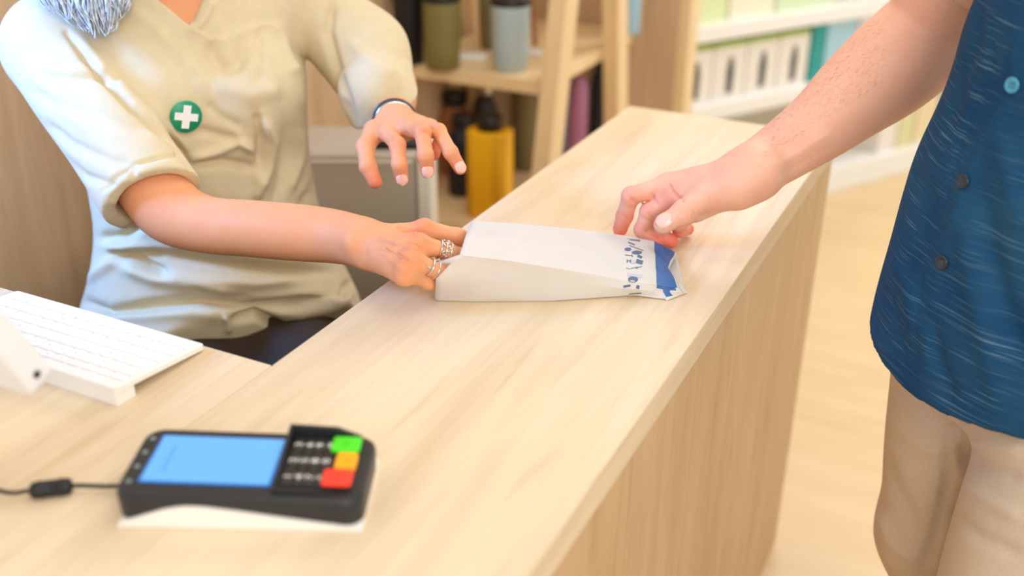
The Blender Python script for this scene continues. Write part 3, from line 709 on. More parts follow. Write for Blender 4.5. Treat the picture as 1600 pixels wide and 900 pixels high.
# underside
n0 = len(Vb); bl = [rfb+(rb-rfb)*v for v in np.linspace(0, 1, 4)][1:-1]
Vb = np.concatenate([Vb]+bl)
idr = [np.arange(nb), n0+np.arange(nb), n0+nb+np.arange(nb), (nr-1)*nb+np.arange(nb)]
for a_, b_ in zip(idr[:-1], idr[1:]):
    for i in range(nb-1): Fb.append((b_[i], b_[i+1], a_[i+1], a_[i])); Fm.append(0)
# closed end: triangular folded tail
bag = thing('paper_bag', 'white paper pharmacy bag with blue folded end lying on the counter', 'bag', (Vb.mean(0)*[1, 1, 0])+[0, 0, H])
def paper_tr():
    m = M['paper']; nt = m.node_tree; b = nt.nodes['Principled BSDF']; out = nt.nodes['Material Output']
    tr = nt.nodes.new('ShaderNodeBsdfTranslucent'); tr.inputs[0].default_value = srgb(250, 244, 234)
    mx = nt.nodes.new('ShaderNodeMixShader'); mx.inputs[0].default_value = 0.48
    nt.links.new(b.outputs[0], mx.inputs[1]); nt.links.new(tr.outputs[0], mx.inputs[2]); nt.links.new(mx.outputs[0], out.inputs[0])
paper_tr()
bo = mesh_obj('paper', Vb, Fb, None, bag, smooth=True, mats=[M['paper'], M['print']], fmat=Fm)
bo.data.set_sharp_from_angle(angle=math.radians(28))
sm = bo.modifiers.new('thick', 'SOLIDIFY'); sm.thickness = .0003; sm.offset = 0
def flap(name, pts, m, dz=0):
    P = [Z(*p) for p in pts]; c = sum(P)/len(P); n_ = len(P); o2 = [p-np.array([0, 0, .0004]) for p in P]
    F = [tuple(range(n_)), tuple(range(2*n_-1, n_-1, -1))]+[(i, i+n_, (i+1) % n_+n_, (i+1) % n_) for i in range(n_)]
    return mesh_obj(name, P+o2, F, m, bag, smooth=False)
flap('end_flap', [(1060, 440, .8870), (1074, 457, .8815), (1042, 469, .8815), (1038, 466, .8835), (1062, 458, .885)], M['paper'])
# printed band of small grey-blue signs across the bag
bvb = BVHTree.FromPolygons([tuple(v) for v in Vb], Fb)
gV = []; gF = []; gM = []
def mark(poly, mi=0):
    P = []
    for x, y in poly:
        h_ = hit(bvb, x, y)
        if h_[0] is None: return
        nn_ = h_[1] if h_[1].dot(Vector(CAM)-h_[0]) > 0 else -h_[1]
        P.append(tuple(h_[0]+nn_*.0006))
    n_ = len(gV); gV.extend(P); gF.append(tuple(range(n_, n_+len(P)))); gM.append(mi)
def bar(x0, y0, x1, y1, w, mi=0):
    w = w*.8
    d = np.array([x1-x0, y1-y0], float); L = np.hypot(*d); p = np.array([-d[1], d[0]])/L*w/2; k = max(1, int(L/5))
    for i in range(k):
        a = np.array([x0, y0])+d*i/k; b = np.array([x0, y0])+d*(i+1)/k
        mark([a-p, b-p, b+p, a+p], mi)
def oval(cx, cy, rx, ry, mi=0):
    for a0 in range(0, 360, 45):
        mark([(cx, cy)]+[(cx+rx*math.cos(math.radians(a)), cy+ry*math.sin(math.radians(a))) for a in (a0, a0+22, a0+45)], mi)
bar(979, 373, 1000, 375, 1.6, 1); bar(984, 375, 1000, 377, 1.6); bar(981, 379, 992, 383, 2); bar(983, 384, 1005, 392, 1.2)
oval(981, 390, 5.5, 2.6); oval(995, 395, 8, 3); bar(976, 399, 987, 400, 1.2); bar(987, 398, 988, 402, 2); bar(996, 400, 1003, 403, 5)
bar(980, 406, 980, 411, 2); bar(985, 406, 985, 411, 2); bar(980, 408, 985, 408, 1.2); bar(994, 408, 1004, 411, 8, 0); bar(986, 409, 993, 410, 6, 1)
bar(978, 419, 984, 421, 1.2); bar(985, 420, 1003, 417, 1.2); bar(993, 418, 996, 420, 2.5); bar(980, 429, 1003, 432, 6, 1)
oval(989, 437, 8, 4.5); bar(974, 448, 985, 446, 4.5); bar(994, 448, 999, 449, 7); bar(983, 459, 1002, 457.5, 1.8)
mesh_obj('printed_signs', gV, gF, None, bag, smooth=False, mats=[M['ink'], M['ink2']], fmat=gM)
# ================================================================== PEOPLE: shared builders
def finger(g, J, r0, r1, k=0.004):
    """a finger as a chain of tapered segments with thicker knuckles"""
    f = g.like(); J = [np.array(j) for j in J]; n = len(J)-1
    rr = [r0+(r1-r0)*i/n for i in range(n+1)]
    for i in range(n):
        f.put(cap(J[i], J[i+1], rr[i]*(1.0 if i else 1.05), rr[i+1]*.97), k*.6)
        if i: f.put(ell(J[i], (rr[i]*1.07,)*3), .003)
    return f
def nail_mesh(tip, prev, r, up, m, parent):
    t = nrm(np.array(tip)-np.array(prev)); u = np.array(up, float); u = nrm(u-t*(u@t)); s = np.cross(t, u)
    V = []; F = []
    for i in range(7):
        for j in range(7):
            a = (j-3)/3*.80; l = (i-3)/3
            w = math.sqrt(max(0, 1-max(0, abs(l)-.35)**2/.55))
            V.append(tip+t*(l*r*.85-r*.25)+(u*math.cos(a)+s*math.sin(a)*w)*r*(1.115-.12*max(0, l)**2))
    for i in range(6):
        for j in range(6): F.append((i*7+j, i*7+j+1, i*7+j+8, i*7+j+7))
    return mesh_obj('fingernail', V, F, m, parent)
def set_tint(o, V, spots):
    t = np.zeros(len(V))
    for c, r, a in spots: t = np.maximum(t, a*np.exp(-(np.linalg.norm(V-np.array(c), axis=1)/r)**2))
    at = o.data.attributes.new('tint', 'FLOAT', 'POINT'); at.data.foreach_set('value', t.astype(np.float32))
def body_join(parts):
    Vs = []; Fs = []; n = 0
    for V, F in parts: Vs.append(V); Fs.append(F+n); n += len(V)
    return np.concatenate(Vs), np.concatenate(Fs)
def head_parts(c, F_, h=0.003, s=1.0):
    """a head with skull, jaw, brow, nose, lips and ears; c = centre of the skull, F_ = where it looks"""
    f = nrm(F_); u0 = np.array([0, 0, 1.]); sd = nrm(np.cross(f, u0)); u = np.cross(sd, f)
    P = lambda a, b, z: np.array(c)+(f*a+sd*b+u*z)*s
    g = Grid(np.array(c)-.17, np.array(c)+.17, h); ax = (f, sd, u)
    g.put(ell(P(-.012, 0, .025), (.098*s, .076*s, .092*s), ax)); g.put(ell(P(.022, 0, -.045), (.066*s, .058*s, .075*s), ax), .03)
    g.put(cap(P(.055, 0, -.098), P(.05, 0, -.092), .018, .02), .03)
    g.put(cap(P(.08, -.03, .012), P(.08, .03, .012), .010, .010), .02)
    g.put(cap(P(.088, 0, .005), P(.108, 0, -.032), .007, .011), .010); g.put(cap(P(.092, -.012, -.036), P(.092, .012, -.036), .008, .008), .006)
    for q in (-1, 1):
        g.put(ell(P(.088, q*.031, -.004), (.012, .016, .011), ax), .010, 's'); g.put(ell(P(.074, q*.031, -.004), (.0135,)*3), .002)
        g.put(ell(P(.06, q*.045, -.035), (.026, .022, .022), ax), .02); g.put(ell(P(-.005, q*.078, -.01), (.017, .007, .03), ax), .006)
    g.put(cap(P(.086, -.02, -.066), P(.086, .02, -.066), .006, .006), .008); g.put(cap(P(.084, -.018, -.076), P(.084, .018, -.076), .007, .007), .006)
    g.put(cap(P(.096, -.022, -.0705), P(.096, .022, -.0705), .0016, .0016), .003, 's')
    return g, P

# ================================================================== THE CLERK
Fw = nrm([.80, -.60, 0]); Rw = np.array([Fw[1], -Fw[0], 0])      # facing; her own right-hand side
RS = D(88, 84, 1.45); LS = D(478, 2, 1.60); ER = D(236, 306, 1.365); WR = Z(566, 378, .932)
EL = D(604, 132, 1.70); WL = D(618, 193, 1.475)
VN = D(305, 47, 1.44); CH = VN-Fw*.098                         # chest centre at neckline level
HP = np.array([-.425, .385, .66])
NB = CH+np.array([0, 0, .06])-Fw*.02; HC = NB+np.array([.03, -.02, .180])
# --- right arm and hand, fine grid
hz = 0.0021
lo = np.minimum(np.minimum(ER, WR), RS)-.08; hi = np.maximum(np.maximum(WR, ER)+.07, Z(760, 400, .9)+.03)
lo[2] = .875; hi[2] = max(ER[2], .96)+.10; lo = np.maximum(lo, ER-.11)
lo[2] = .875
g = Grid(lo, hi, hz)
ad = nrm(WR-ER); upz = np.array([0, 0, 1.]); sdv = nrm(np.cross(ad, upz))   # sideways across the arm
AR = [D(200, 240, 1.385), D(236, 288, 1.375), D(268, 330, 1.365), D(322, 351, 1.350), D(390, 357, 1.335), D(460, 363, 1.320), D(520, 369, 1.305), WR]
limb(g, AR, [.043, .0425, .0395, .0335, .0335, .0335, .0310, .0275], sdv, 1.06)
wm = {'i': [Z(664, 358, .948), Z(714, 369, .938), Z(748, 384, .912), Z(770, 392, .895)],
      'm': [Z(655, 381, .950), Z(700, 393, .937), Z(742, 408, .908), Z(762, 414, .895)],
      'r': [Z(642, 404, .944), Z(683, 423, .924), Z(724, 431, .900), Z(744, 434, .891)],
      'p': [Z(632, 424, .932), Z(668, 441, .908), Z(702, 445, .893), Z(718, 448, .889)]}
pc = sum(wm[k][0] for k in 'imrp')/4
palm = g.like()
for kx in 'imrp':
    a = WR+(wm[kx][0]-WR)*.12; b_ = wm[kx][0]-np.array([0, 0, .006])
    palm.put(cap(a, b_, .0175, .0125), .012)
palm.put(cap(WR+(pc-WR)*.2-[0, 0, .012], pc-[0, 0, .018], .016, .012, nrm(wm['i'][0]-wm['p'][0]), 1.8), .012)
g.merge(palm, .016)
fg = g.like()
for kx, r0, r1 in (('i', .0108, .0082), ('m', .0106, .0082), ('r', .0098, .0076), ('p', .0090, .0068)):
    fg.merge(finger(g, wm[kx], r0, r1), 0.0015)
th_ = [WR+(wm['i'][0]-WR)*.25-np.array([-.004, -.014, .012]), wm['i'][0]+np.array([-.02, .018, -.026]), Z(720, 372, .912), Z(748, 390, .893)]
fg.merge(finger(g, th_, .0125, .009), .002)
g.merge(fg, .008)
for kx in 'imrp':      # knuckles and tendons on the back of the hand
    g.put(ell(wm[kx][0]+[0, 0, .0035], (.0088,)*3), .007)
    a = WR+(wm[kx][0]-WR)*.30+[0, 0, .0135]; g.put(cap(a, wm[kx][0]+[0, 0, .006], .0022, .0026), .009)
for pa, pb2 in (((598, 372), (650, 388)), ((604, 388), (640, 408)), ((590, 366), (622, 352)), ((620, 382), (652, 362))):   # veins
    a = Z(*pa, .9545); b_ = Z(*pb2, .9560); g.put(cap(a, b_, .0012, .0014), .009)
g.put(ell(WR+sdv*.022+[0, 0, .008], (.010,)*3), .010)    # wrist bone
Vr, Fr = nets(g); Vr = relax(Vr, Fr, 2, .5)
Vr[:, 2] = np.maximum(Vr[:, 2], H+.0006) if True else Vr[:, 2]
HL = [([(606, 366), (636, 358), (662, 352)], .0013, 5), ([(604, 378), (632, 378), (656, 380)], .0014, 5), ([(600, 388), (622, 394), (644, 402)], .0014, 5), ([(604, 402), (620, 412), (634, 422)], .0012, 5),
      ([(612, 372), (640, 368), (668, 366)], -.0012, 5), ([(608, 384), (634, 388), (660, 394)], -.0013, 5), ([(604, 396), (624, 404), (648, 416)], -.0013, 5),
      ([(596, 378), (612, 372), (628, 374), (640, 366)], .0011, 2.6), ([(590, 384), (610, 392), (622, 386)], .0011, 2.6), ([(596, 394), (612, 404), (630, 408)], .0010, 2.6),
      ([(668, 378), (680, 384), (690, 380)], -.0010, 2.5), ([(655, 412), (668, 416)], -.0010, 2.5), ([(566, 372), (572, 392), (570, 404)], -.0008, 4)]
Vr = folds(Vr, Fr, HL)
# --- left arm and hand
wl = {'t': [D(585, 205, 1.425), D(571, 230, 1.39), D(575, 260, 1.375), D(586, 284, 1.375)],
      'i': [D(606, 207, 1.40), D(621, 226, 1.36), D(624, 257, 1.352), D(628, 280, 1.362)],
      'm': [D(634, 199, 1.395), D(660, 206, 1.352), D(665, 243, 1.340), D(668, 268, 1.350)],
      'r': [D(657, 198, 1.405), D(685, 205, 1.365), D(704, 238, 1.345), D(719, 263, 1.352)],
      'p': [D(672, 200, 1.43), D(690, 214, 1.415), D(677, 240, 1.405), D(660, 250, 1.40)]}
allp = np.array([p for v in wl.values() for p in v]+[EL, WL])
g2 = Grid(allp.min(0)-.05, allp.max(0)+.06, .0021)
g2.put(cap(LS+(EL-LS)*.6, EL, .042, .040)); g2.put(cap(EL, EL+(WL-EL)*.4, .040, .036), .03)
g2.put(cap(EL+(WL-EL)*.4, WL, .036, .0255), .02)
palm = g2.like(); pc2 = sum(wl[k][0] for k in 'imrp')/4
for kx in 'imrp': palm.put(cap(WL+(wl[kx][0]-WL)*.1, wl[kx][0], .020, .0125), .012)
palm.put(cap(WL+(wl['t'][0]-WL)*.3, wl['t'][0], .020, .014), .012)
g2.merge(palm, .014); fg = g2.like()
for kx, r0, r1 in (('i', .0112, .0092), ('m', .0114, .0094), ('r', .0108, .0088), ('p', .0094, .0074), ('t', .0135, .0100)):
    fg.merge(finger(g2, wl[kx], r0, r1), .001)
g2.merge(fg, .007)
for kx in 'imr': g2.put(ell(wl[kx][0]+[0, 0, .004], (.009,)*3), .008)
Vl, Fl = nets(g2); Vl = relax(Vl, Fl, 2, .5)
HK = [([(600, 205), (612, 214), (619, 232)], -.0020, 3), ([(632, 206), (638, 214), (642, 226)], -.0022, 3), ([(662, 204), (672, 212), (680, 222)], -.0018, 3), ([(570, 215), (586, 226), (594, 246)], -.0022, 4),
      ([(616, 250), (630, 252)], -.0008, 2.2), ([(656, 244), (672, 244)], -.0008, 2.2), ([(694, 240), (708, 236)], -.0008, 2.2), ([(612, 222), (628, 221)], -.0007, 2.2), ([(652, 206), (668, 206)], -.0007, 2.2)]
Vl = folds(Vl, Fl, HK)
# --- chest, neck, head (below the clothes and above the frame)
g3 = Grid(np.minimum(RS, LS)-[.08, .08, .55], np.array([max(RS[0], LS[0])+.12, max(RS[1], LS[1])+.08, NB[2]+.14]), .006)
g3.put(cap(RS, D(204, 245, 1.385), .050, .040)); g3.put(cap(LS, LS+(EL-LS)*.7, .050, .042), .02); g3.put(cap(RS, CH+Rw*.04, .045, .05), .03); g3.put(cap(LS, CH-Rw*.04, .045, .05), .03)
g3.put(stack([(.62, HP[0], HP[1], .10, .15), (.8, HP[0], HP[1], .10, .12), (.95, *(HP*.4+CH*.6)[:2], .10, .13), (CH[2]-.03, CH[0], CH[1], .092, .14), (CH[2]+.02, CH[0], CH[1], .078, .13), (CH[2]+.06, CH[0], CH[1], .064, .09)], Fw), .03)
g3.put(cap(CH+[0, 0, .0], HC-[0, 0, .10], .052, .050), .03)
Vt3, Ft3 = nets(g3); Vt3 = relax(Vt3, Ft3, 2)
hg, hP = head_parts(HC, nrm([.75, -.66, -.35]), .0035, 1.06); hg.put(cap(NB, HC-[0, 0, .05], .047, .046), .02); Vh, Fh = nets(hg); Vh = relax(Vh, Fh, 1)
# --- legs
KR = HP-[0, 0, .02]+Rw*.09+Fw*.40; KLg = HP-[0, 0, .02]-Rw*.10+Fw*.40; KR[2] = KLg[2] = .60
Vb_, Fb_ = body_join([(Vr, Fr), (Vl, Fl), (Vt3, Ft3), (Vh, Fh)])
clerk = mesh_obj('person', Vb_, Fb_, M['skin_w'], base=(HP[0], HP[1], 0))
tag(clerk, 'seated clerk in beige short-sleeved tunic with green cross badge, reaching into the paper bag', 'person')
sp = [(wm[k][0]+np.array([0, 0, .006]), .012, .45) for k in 'imrp']+[(wl[k][3], .015, .9) for k in 'timr']+[(wl[k][1], .014, .35) for k in 'imr']+[(wl['p'][2], .02, 1.0), (ER+[0, 0, -.03], .05, .3), (hP(.09, 0, -.071), .018, 1.0)]
sp += [(WL+(np.array(wl['t'][2])-WL)*.5, .02, .5)]
set_tint(clerk, Vb_, sp)
upc = nrm(CAM-wl['m'][2])
for kx, r in (('i', .0092), ('m', .0094), ('r', .0088)): nail_mesh(wl[kx][3], wl[kx][2], r, upc+[0, 0, .3], M['nail'], clerk)
for q in (-1, 1):
    mesh_obj('iris', *lathe([(.006, 0), (.0055, .0012)], (0, 0, 0), 14), M['iris'], clerk)
    o = bpy.data.objects[-1] if False else None
# irises are placed by their own geometry
for o in [x for x in clerk.children if x.name.startswith('iris')]: bpy.data.objects.remove(o)
fh = nrm([.75, -.66, -.35]); shd = nrm(np.cross(fh, [0, 0, 1])); uh = np.cross(shd, fh)
for q in (-1, 1): mesh_obj('iris', *xf(lathe([(.0062, 0), (.0056, .0014)], (0, 0, 0), 14), hP(.0868, q*.031, -.004), shd, uh, fh), M['iris'], clerk)
# trousers with legs, shoes
g4 = Grid((-.75, -.15, 0), (.22, .75, .72), .008)
g4.put(ell(HP-[0, 0, .02], (.16, .16, .10)))
for Kk, sg in ((KR, 1), (KLg, -1)):
    g4.put(cap(HP+Rw*.09*sg-[0, 0, .02], Kk, .085, .062), .04); g4.put(cap(Kk, Kk+np.array([-.06, .05, -.50]), .060, .045), .02)
Vq, Fq = nets(g4); mesh_obj('trousers', relax(Vq, Fq, 2), Fq, M['khaki'], clerk)
for Kk in (KR, KLg):
    a = Kk+np.array([-.06, .05, -.56]); a[2] = .035
    gs_ = Grid(a-.2, a+.2, .005); gs_.put(cap(a-Fw*.03, a+Fw*.13, .036, .030, Rw, 1.15)); gs_.put(cap(a-Fw*.02, a-Fw*.02+[0, 0, .06], .036, .04), .02); gs_.put(half((0, 0, .0), (0, 0, -1), a-.2, a+.2), 0, 'i')
    Vs_, Fs_ = nets(gs_); mesh_obj('shoe', Vs_, Fs_, M['shoe'], clerk)
# --- tunic
hz = .0029
glo = np.array([-.79, .02, .575]); ghi = np.array([.02, .86, NB[2]+.05]); glo[0] = min(glo[0], RS[0]-.10)
tg_ = Grid(glo, ghi, hz)
mid = lambda t: HP[:2]*(1-t)+CH[:2]*t
tg_.put(stack([(.575, *mid(0), .175, .215), (.66, *mid(0), .172, .21), (.74, *mid(.1), .150, .188), (.82, *mid(.3), .135, .168), (.90, *mid(.5), .130, .165), (.98, *mid(.75), .134, .17),
     (1.03, *mid(.9), .134, .172), (CH[2]-.03, *mid(1), .108, .17), (CH[2]+.02, *mid(1), .092, .15), (CH[2]+.055, *mid(1), .075, .10)], Fw), 0)
for q in (-1, 1): tg_.put(ell(np.array([*(mid(.95)+Fw[:2]*.085+Rw[:2]*.075*q), 1.02]), (.062, .062, .066)), .05)
tg_.put(cap(CH+Rw*.05+[0, 0, .02], RS+[0, 0, .01], .062, .066), .035); tg_.put(cap(CH-Rw*.05+[0, 0, .02], LS+[0, 0, .01], .062, .062), .035)
# the skirt over the thighs
for sg, ln in ((1, .10), (-1, .22)):
    q = HP+Rw*.095*sg
    tg_.put(cap(q-[0, 0, .02], q+Fw*ln-[0, 0, .02], .102, .088, Rw, 1.12), .05)
tg_.put(half((0, 0, .598), (0, 0, -1), glo, ghi), .01, 'i'); tg_.put(half(HP+Fw*.148+[0, 0, .06], Fw-np.array([0, 0, .15])+Rw*.0, glo, ghi), .006, 'i')
# sleeves: open ends with a turned-up cuff
ua = nrm(ER-RS); SE = RS+ua*(np.linalg.norm(ER-RS)+.006); unR = nrm(ua-RM[0]*.16)
sl_ = tg_.like(); sl_.put(cap(RS+[0, 0, .004], SE, .070, .0615)); sl_.put(cap(SE-ua*.036, SE+ua*.03, .0640, .0640), .0015)
sl_.put(half(SE, unR, glo, ghi), .002, 'i'); tg_.merge(sl_, .018)
EC = D(601, 171, 1.56); un = nrm(D(606, 180.5, 1.566)-D(600, 170, 1.56))
s2 = tg_.like(); s2.put(cap(LS, D(570, 84, 1.60), .062, .062)); s2.put(cap(D(570, 84, 1.60), EC, .062, .0535), .03)
s2.put(cap(EC-un*.032, EC+un*.04, .0545, .0545, D(645, 148, 1.56)-D(556, 200, 1.56), 1.0), .002)
s2.put(half(EC, un, glo, ghi), .002, 'i'); tg_.merge(s2, .012)
# hollow of the cuffs
tg_.put(cap(SE-ua*.05, SE+ua*.06, .040, .0585), .002, 's'); tg_.put(cap(EC-un*.03, EC+un*.06, .040, .054), .002, 's')
# notch in the right cuff
sq = nrm(np.cross(ua, CAM-SE)); 
def on_cuff(px, py, r=.0640):
    dv = nrm(D(px, py, 1)-CAM); m0 = CAM-SE; m0 = m0-ua*(m0@ua); dp = dv-ua*(dv@ua)
    A_, B_, C_ = dp@dp, 2*m0@dp, m0@m0-r*r; q_ = B_*B_-4*A_*C_
    return CAM+dv*((-B_-math.sqrt(max(q_, 0)))/(2*A_))
n1, n2 = on_cuff(208, 262), on_cuff(207, 290)
tg_.put(cap(n1, n2, .0045, .0065), .001, 's'); tg_.put(cap(n2, n2+(n2-n1)*1.2, .0065, .0150), .001, 's')
# V neck opening
def vcut(X, Y, Zz):
    x, y, u = X-VN[0], Y-VN[1], Zz-VN[2]-.002; v = x*Rw[0]+y*Rw[1]; w = x*Fw[0]+y*Fw[1]
    return np.maximum((np.abs(v-.004-u*.12)-.80*u)*.78, np.abs(w)-.085+0*u).astype(np.float32)
tg_.put((VN-.13, VN+np.array([.13, .13, .20]), vcut), .003, 's')
Vt, Ft = nets(tg_); Vt = relax(Vt, Ft, 3, .5)
T = [  # polylines in the photograph's frame: seam and fold lines of the cloth
 ([(104, 52), (150, 110), (205, 168), (245, 200), (272, 222), (300, 262)], -.0075, 4.5),
 ([(112, 50), (160, 108), (214, 160), (256, 192), (300, 240)], .003, 9),
 ([(60, 118), (110, 122), (168, 120), (190, 128)], -.0035, 7), ([(40, 72), (100, 85), (150, 96)], -.002, 8), ([(52, 140), (100, 168), (180, 190), (240, 205)], -.0025, 9),
 ([(66, 190), (110, 225), (170, 250), (205, 258)], -.003, 8), ([(90, 245), (130, 275), (180, 290)], -.003, 7), ([(40, 100), (80, 150), (150, 215)], .002, 12),
 ([(305, 47), (330, 60), (352, 62), (380, 50), (404, 38), (424, 38)], .0032, 9, 'step'),
 ([(255, 0), (285, 25), (305, 47)], .003, 6), ([(332, 0), (322, 25), (306, 47)], .003, 6),
 ([(424, 38), (440, 62), (452, 92), (462, 120)], .0035, 9), ([(200, 12), (240, 40), (290, 95), (330, 150)], .002, 10),
 ([(328, 62), (334, 92), (350, 108), (368, 104), (384, 70)], -.0055, 12), ([(404, 44), (405, 90), (405, 130)], -.0022, 6),
 ([(455, 72), (492, 118), (520, 152), (548, 190)], -.004, 7), ([(520, 0), (512, 50), (528, 120), (552, 190)], -.006, 7), ([(545, 60), (580, 100), (620, 118)], .003, 12),
 ([(158, 300), (182, 276), (205, 262)], -.0030, 3), ([(209, 257), (250, 246), (292, 238)], -.0030, 3), ([(170, 318), (200, 300)], .002, 6),
 ([(300, 250), (340, 238), (372, 222), (400, 232)], .0045, 7), ([(300, 258), (350, 252), (400, 262)], -.005, 7), ([(276, 205), (320, 205), (352, 214), (385, 218)], -.0035, 7),
 ([(322, 160), (345, 182), (380, 200)], -.0025, 8), ([(330, 130), (390, 148), (440, 140)], .003, 14), ([(410, 182), (425, 220), (418, 262), (405, 300)], .007, 9),
 ([(400, 175), (408, 215), (402, 260)], -.005, 8), ([(440, 130), (450, 200), (440, 280), (428, 318)], -.004, 9), ([(470, 200), (470, 250), (455, 300)], .004, 9),
 ([(500, 150), (500, 210), (485, 260), (462, 305)], -.004, 9), ([(530, 200), (510, 250), (490, 300), (470, 325)], -.006, 9),
 ([(365, 205), (395, 240), (402, 290), (400, 312)], .004, 8), ([(460, 95), (472, 130), (480, 170)], .002, 9),
 ([(155, 372), (190, 372), (220, 352), (262, 352)], -.006, 8), ([(178, 398), (205, 400), (232, 415), (262, 428)], -.010, 6), ([(210, 392), (260, 396), (320, 408), (380, 416), (440, 422), (520, 424)], -.009, 8),
 ([(165, 385), (215, 385), (280, 398)], .006, 8), ([(190, 415), (240, 436), (310, 448), (370, 462)], .006, 11), ([(130, 470), (170, 488), (230, 478), (310, 470), (380, 478), (450, 474), (520, 462)], -.010, 8),
 ([(130, 440), (160, 420), (180, 405)], .004, 9), ([(250, 425), (320, 438), (400, 444), (470, 440)], .005, 10), ([(300, 452), (340, 462), (390, 466)], -.004, 6),
 ([(140, 492), (220, 496), (300, 490), (350, 492)], .004, 10), ([(350, 492), (356, 505), (357, 520)], .004, 5), ([(362, 500), (400, 492), (430, 505), (455, 520)], -.009, 7), ([(420, 482), (470, 490), (520, 480), (560, 450)], .005, 12), ([(530, 470), (545, 445), (575, 425), (600, 415)], -.008, 6),
 ([(500, 260), (540, 300), (580, 325)], .004, 10), ([(470, 330), (520, 318), (560, 330)], -.003, 8)]
# two passes so the folds follow the moved cloth
Vt = folds(Vt, Ft, [(p, a*1.75, w*1.0, *r) for p, a, w, *r in T])
Vt += vnorm(Vt, Ft)*fnoise(Vt, 26, .0012, 11)[:, None]
# uneven hem
hemw = np.clip((.64-Vt[:, 2])/.06, 0, 1); ang = np.arctan2(Vt[:, 1]-HP[1], Vt[:, 0]-HP[0]); Vt[:, 2] += hemw*.012*np.sin(ang*7)
Vt = relax(Vt, Ft, 1, .4)
tun = mesh_obj('tunic', Vt, Ft, M['tunic'], clerk)
# badge and collar stitching
bt = bvh_of(tun)
def on(px, py, bv=bt):
    h_ = hit(bv, px, py); return np.array(h_[0]), np.array(h_[1])
bpos, bn = on(289, 181)
cen = np.mean([on(289+dx, 181+dy)[0] for dx, dy in ((-18, 0), (18, 0), (0, -14), (0, 14), (0, 0))], 0)
e1 = nrm(on(309, 185)[0]-on(269, 177)[0]); e2r = on(289, 163)[0]-on(289, 199)[0]; e2 = nrm(e2r-e1*(e2r@e1)); e3 = np.cross(e1, e2)
if e3@(CAM-cen) < 0: e3 = -e3
base_ = cen+e3*.0045
disc = mesh_obj('badge', *xf(lathe([(.0215, -.002), (.022, -.001), (.022, .0006), (.0215, .0012)], (0, 0, 0), 40), base_, e1, e2, e3), M['badge'], clerk)
disc.parent = tun; tun['_base'] = clerk['_base']
ca, sa = math.cos(.12), math.sin(.12); c1 = e1*ca+e2*sa; c2 = e2*ca-e1*sa; w_, l_ = .0052, .0160
cross = [(-w_, -l_), (w_, -l_), (w_, -w_), (l_, -w_), (l_, w_), (w_, w_), (w_, l_), (-w_, l_), (-w_, w_), (-l_, w_), (-l_, -w_), (-w_, -w_)]
xo = mesh_obj('badge_cross', *xf(prism(cross, .0013, .0018, 'xy'), base_, c1, c2, e3), M['bwhite'], clerk, smooth=False); xo.parent = tun
disc['label'] = 'round green badge'; xo['label'] = 'white cross on the badge'
# --- rings and bracelets
def ring_at(P0, P1, t, r, rr, name='finger_ring', m=M['silver'], tilt=None, lab=None, parent=clerk, sq=1.0):
    P0, P1 = np.array(P0), np.array(P1); c = P0+(P1-P0)*t; d = nrm(P1-P0); s = nrm(np.cross(d, [0, 0, 1])); u = np.cross(s, d)
    o = mesh_obj(name, *tube([c+(s*math.cos(a)*sq+u*math.sin(a))*r for a in np.linspace(0, 2*PI, 40, endpoint=False)], rr, 8, True), m, parent)
    if lab: o['label'] = lab
    return o, c, d, s, u
o, c, d, s, u = ring_at(wm['m'][0], wm['m'][1], .86, .0112, .0012, lab='wide openwork silver ring')
VV = []; FF = []
def addg(g_):
    n_ = len(VV); VV.extend([tuple(v) for v in g_[0]]); FF.extend([tuple(i+n_ for i in f) for f in g_[1]])
for off in (-.0062, .0062): addg(tube([c+d*off+(s*math.cos(a)+u*math.sin(a))*.0113 for a in np.linspace(0, 2*PI, 36, endpoint=False)], .0011, 6, True))
for q in range(9):
    a0 = -.4+q*(PI+.8)/8; rc2 = .0024 if q % 2 else .0030
    cc = c+(s*math.cos(a0)+u*math.sin(a0))*.0116; tdir = -s*math.sin(a0)+u*math.cos(a0); w0 = d*((-1)**q*.0022)
    addg(tube([cc+w0+(d*math.cos(b)+tdir*math.sin(b))*rc2 for b in np.linspace(0, 2*PI, 14, endpoint=False)], .0007, 6, True))
orn = mesh_obj('ring_ornament', VV, FF, M['silver'], clerk); orn.parent = o; o['_base'] = clerk['_base']
o, c, d, s, u = ring_at(wm['r'][0], wm['r'][1], .70, .0106, .0013, lab='silver ring with pale blue stone')
for off in (-.002, .002): pass
gem = mesh_obj('gemstone', *xf(lathe([(.0030, 0), (.0034, .001), (.0022, .0022)], (0, 0, 0), 16), c+nrm(CAM-c)*.0108, d, s, nrm(CAM-c)), mat('pale_blue_stone', srgb(170, 214, 236), .1), clerk); gem.parent = o
ring_at(wm['r'][0], wm['r'][1], .93, .0104, .0012, lab='plain silver band on the ring finger')
ring_at(EL, WL, .93, .0290, .0032, 'bracelet', M['band'], lab='dark bracelet with steel link')
ring_at(EL, WL, .965, .0282, .0015, 'bracelet', M['silver'])
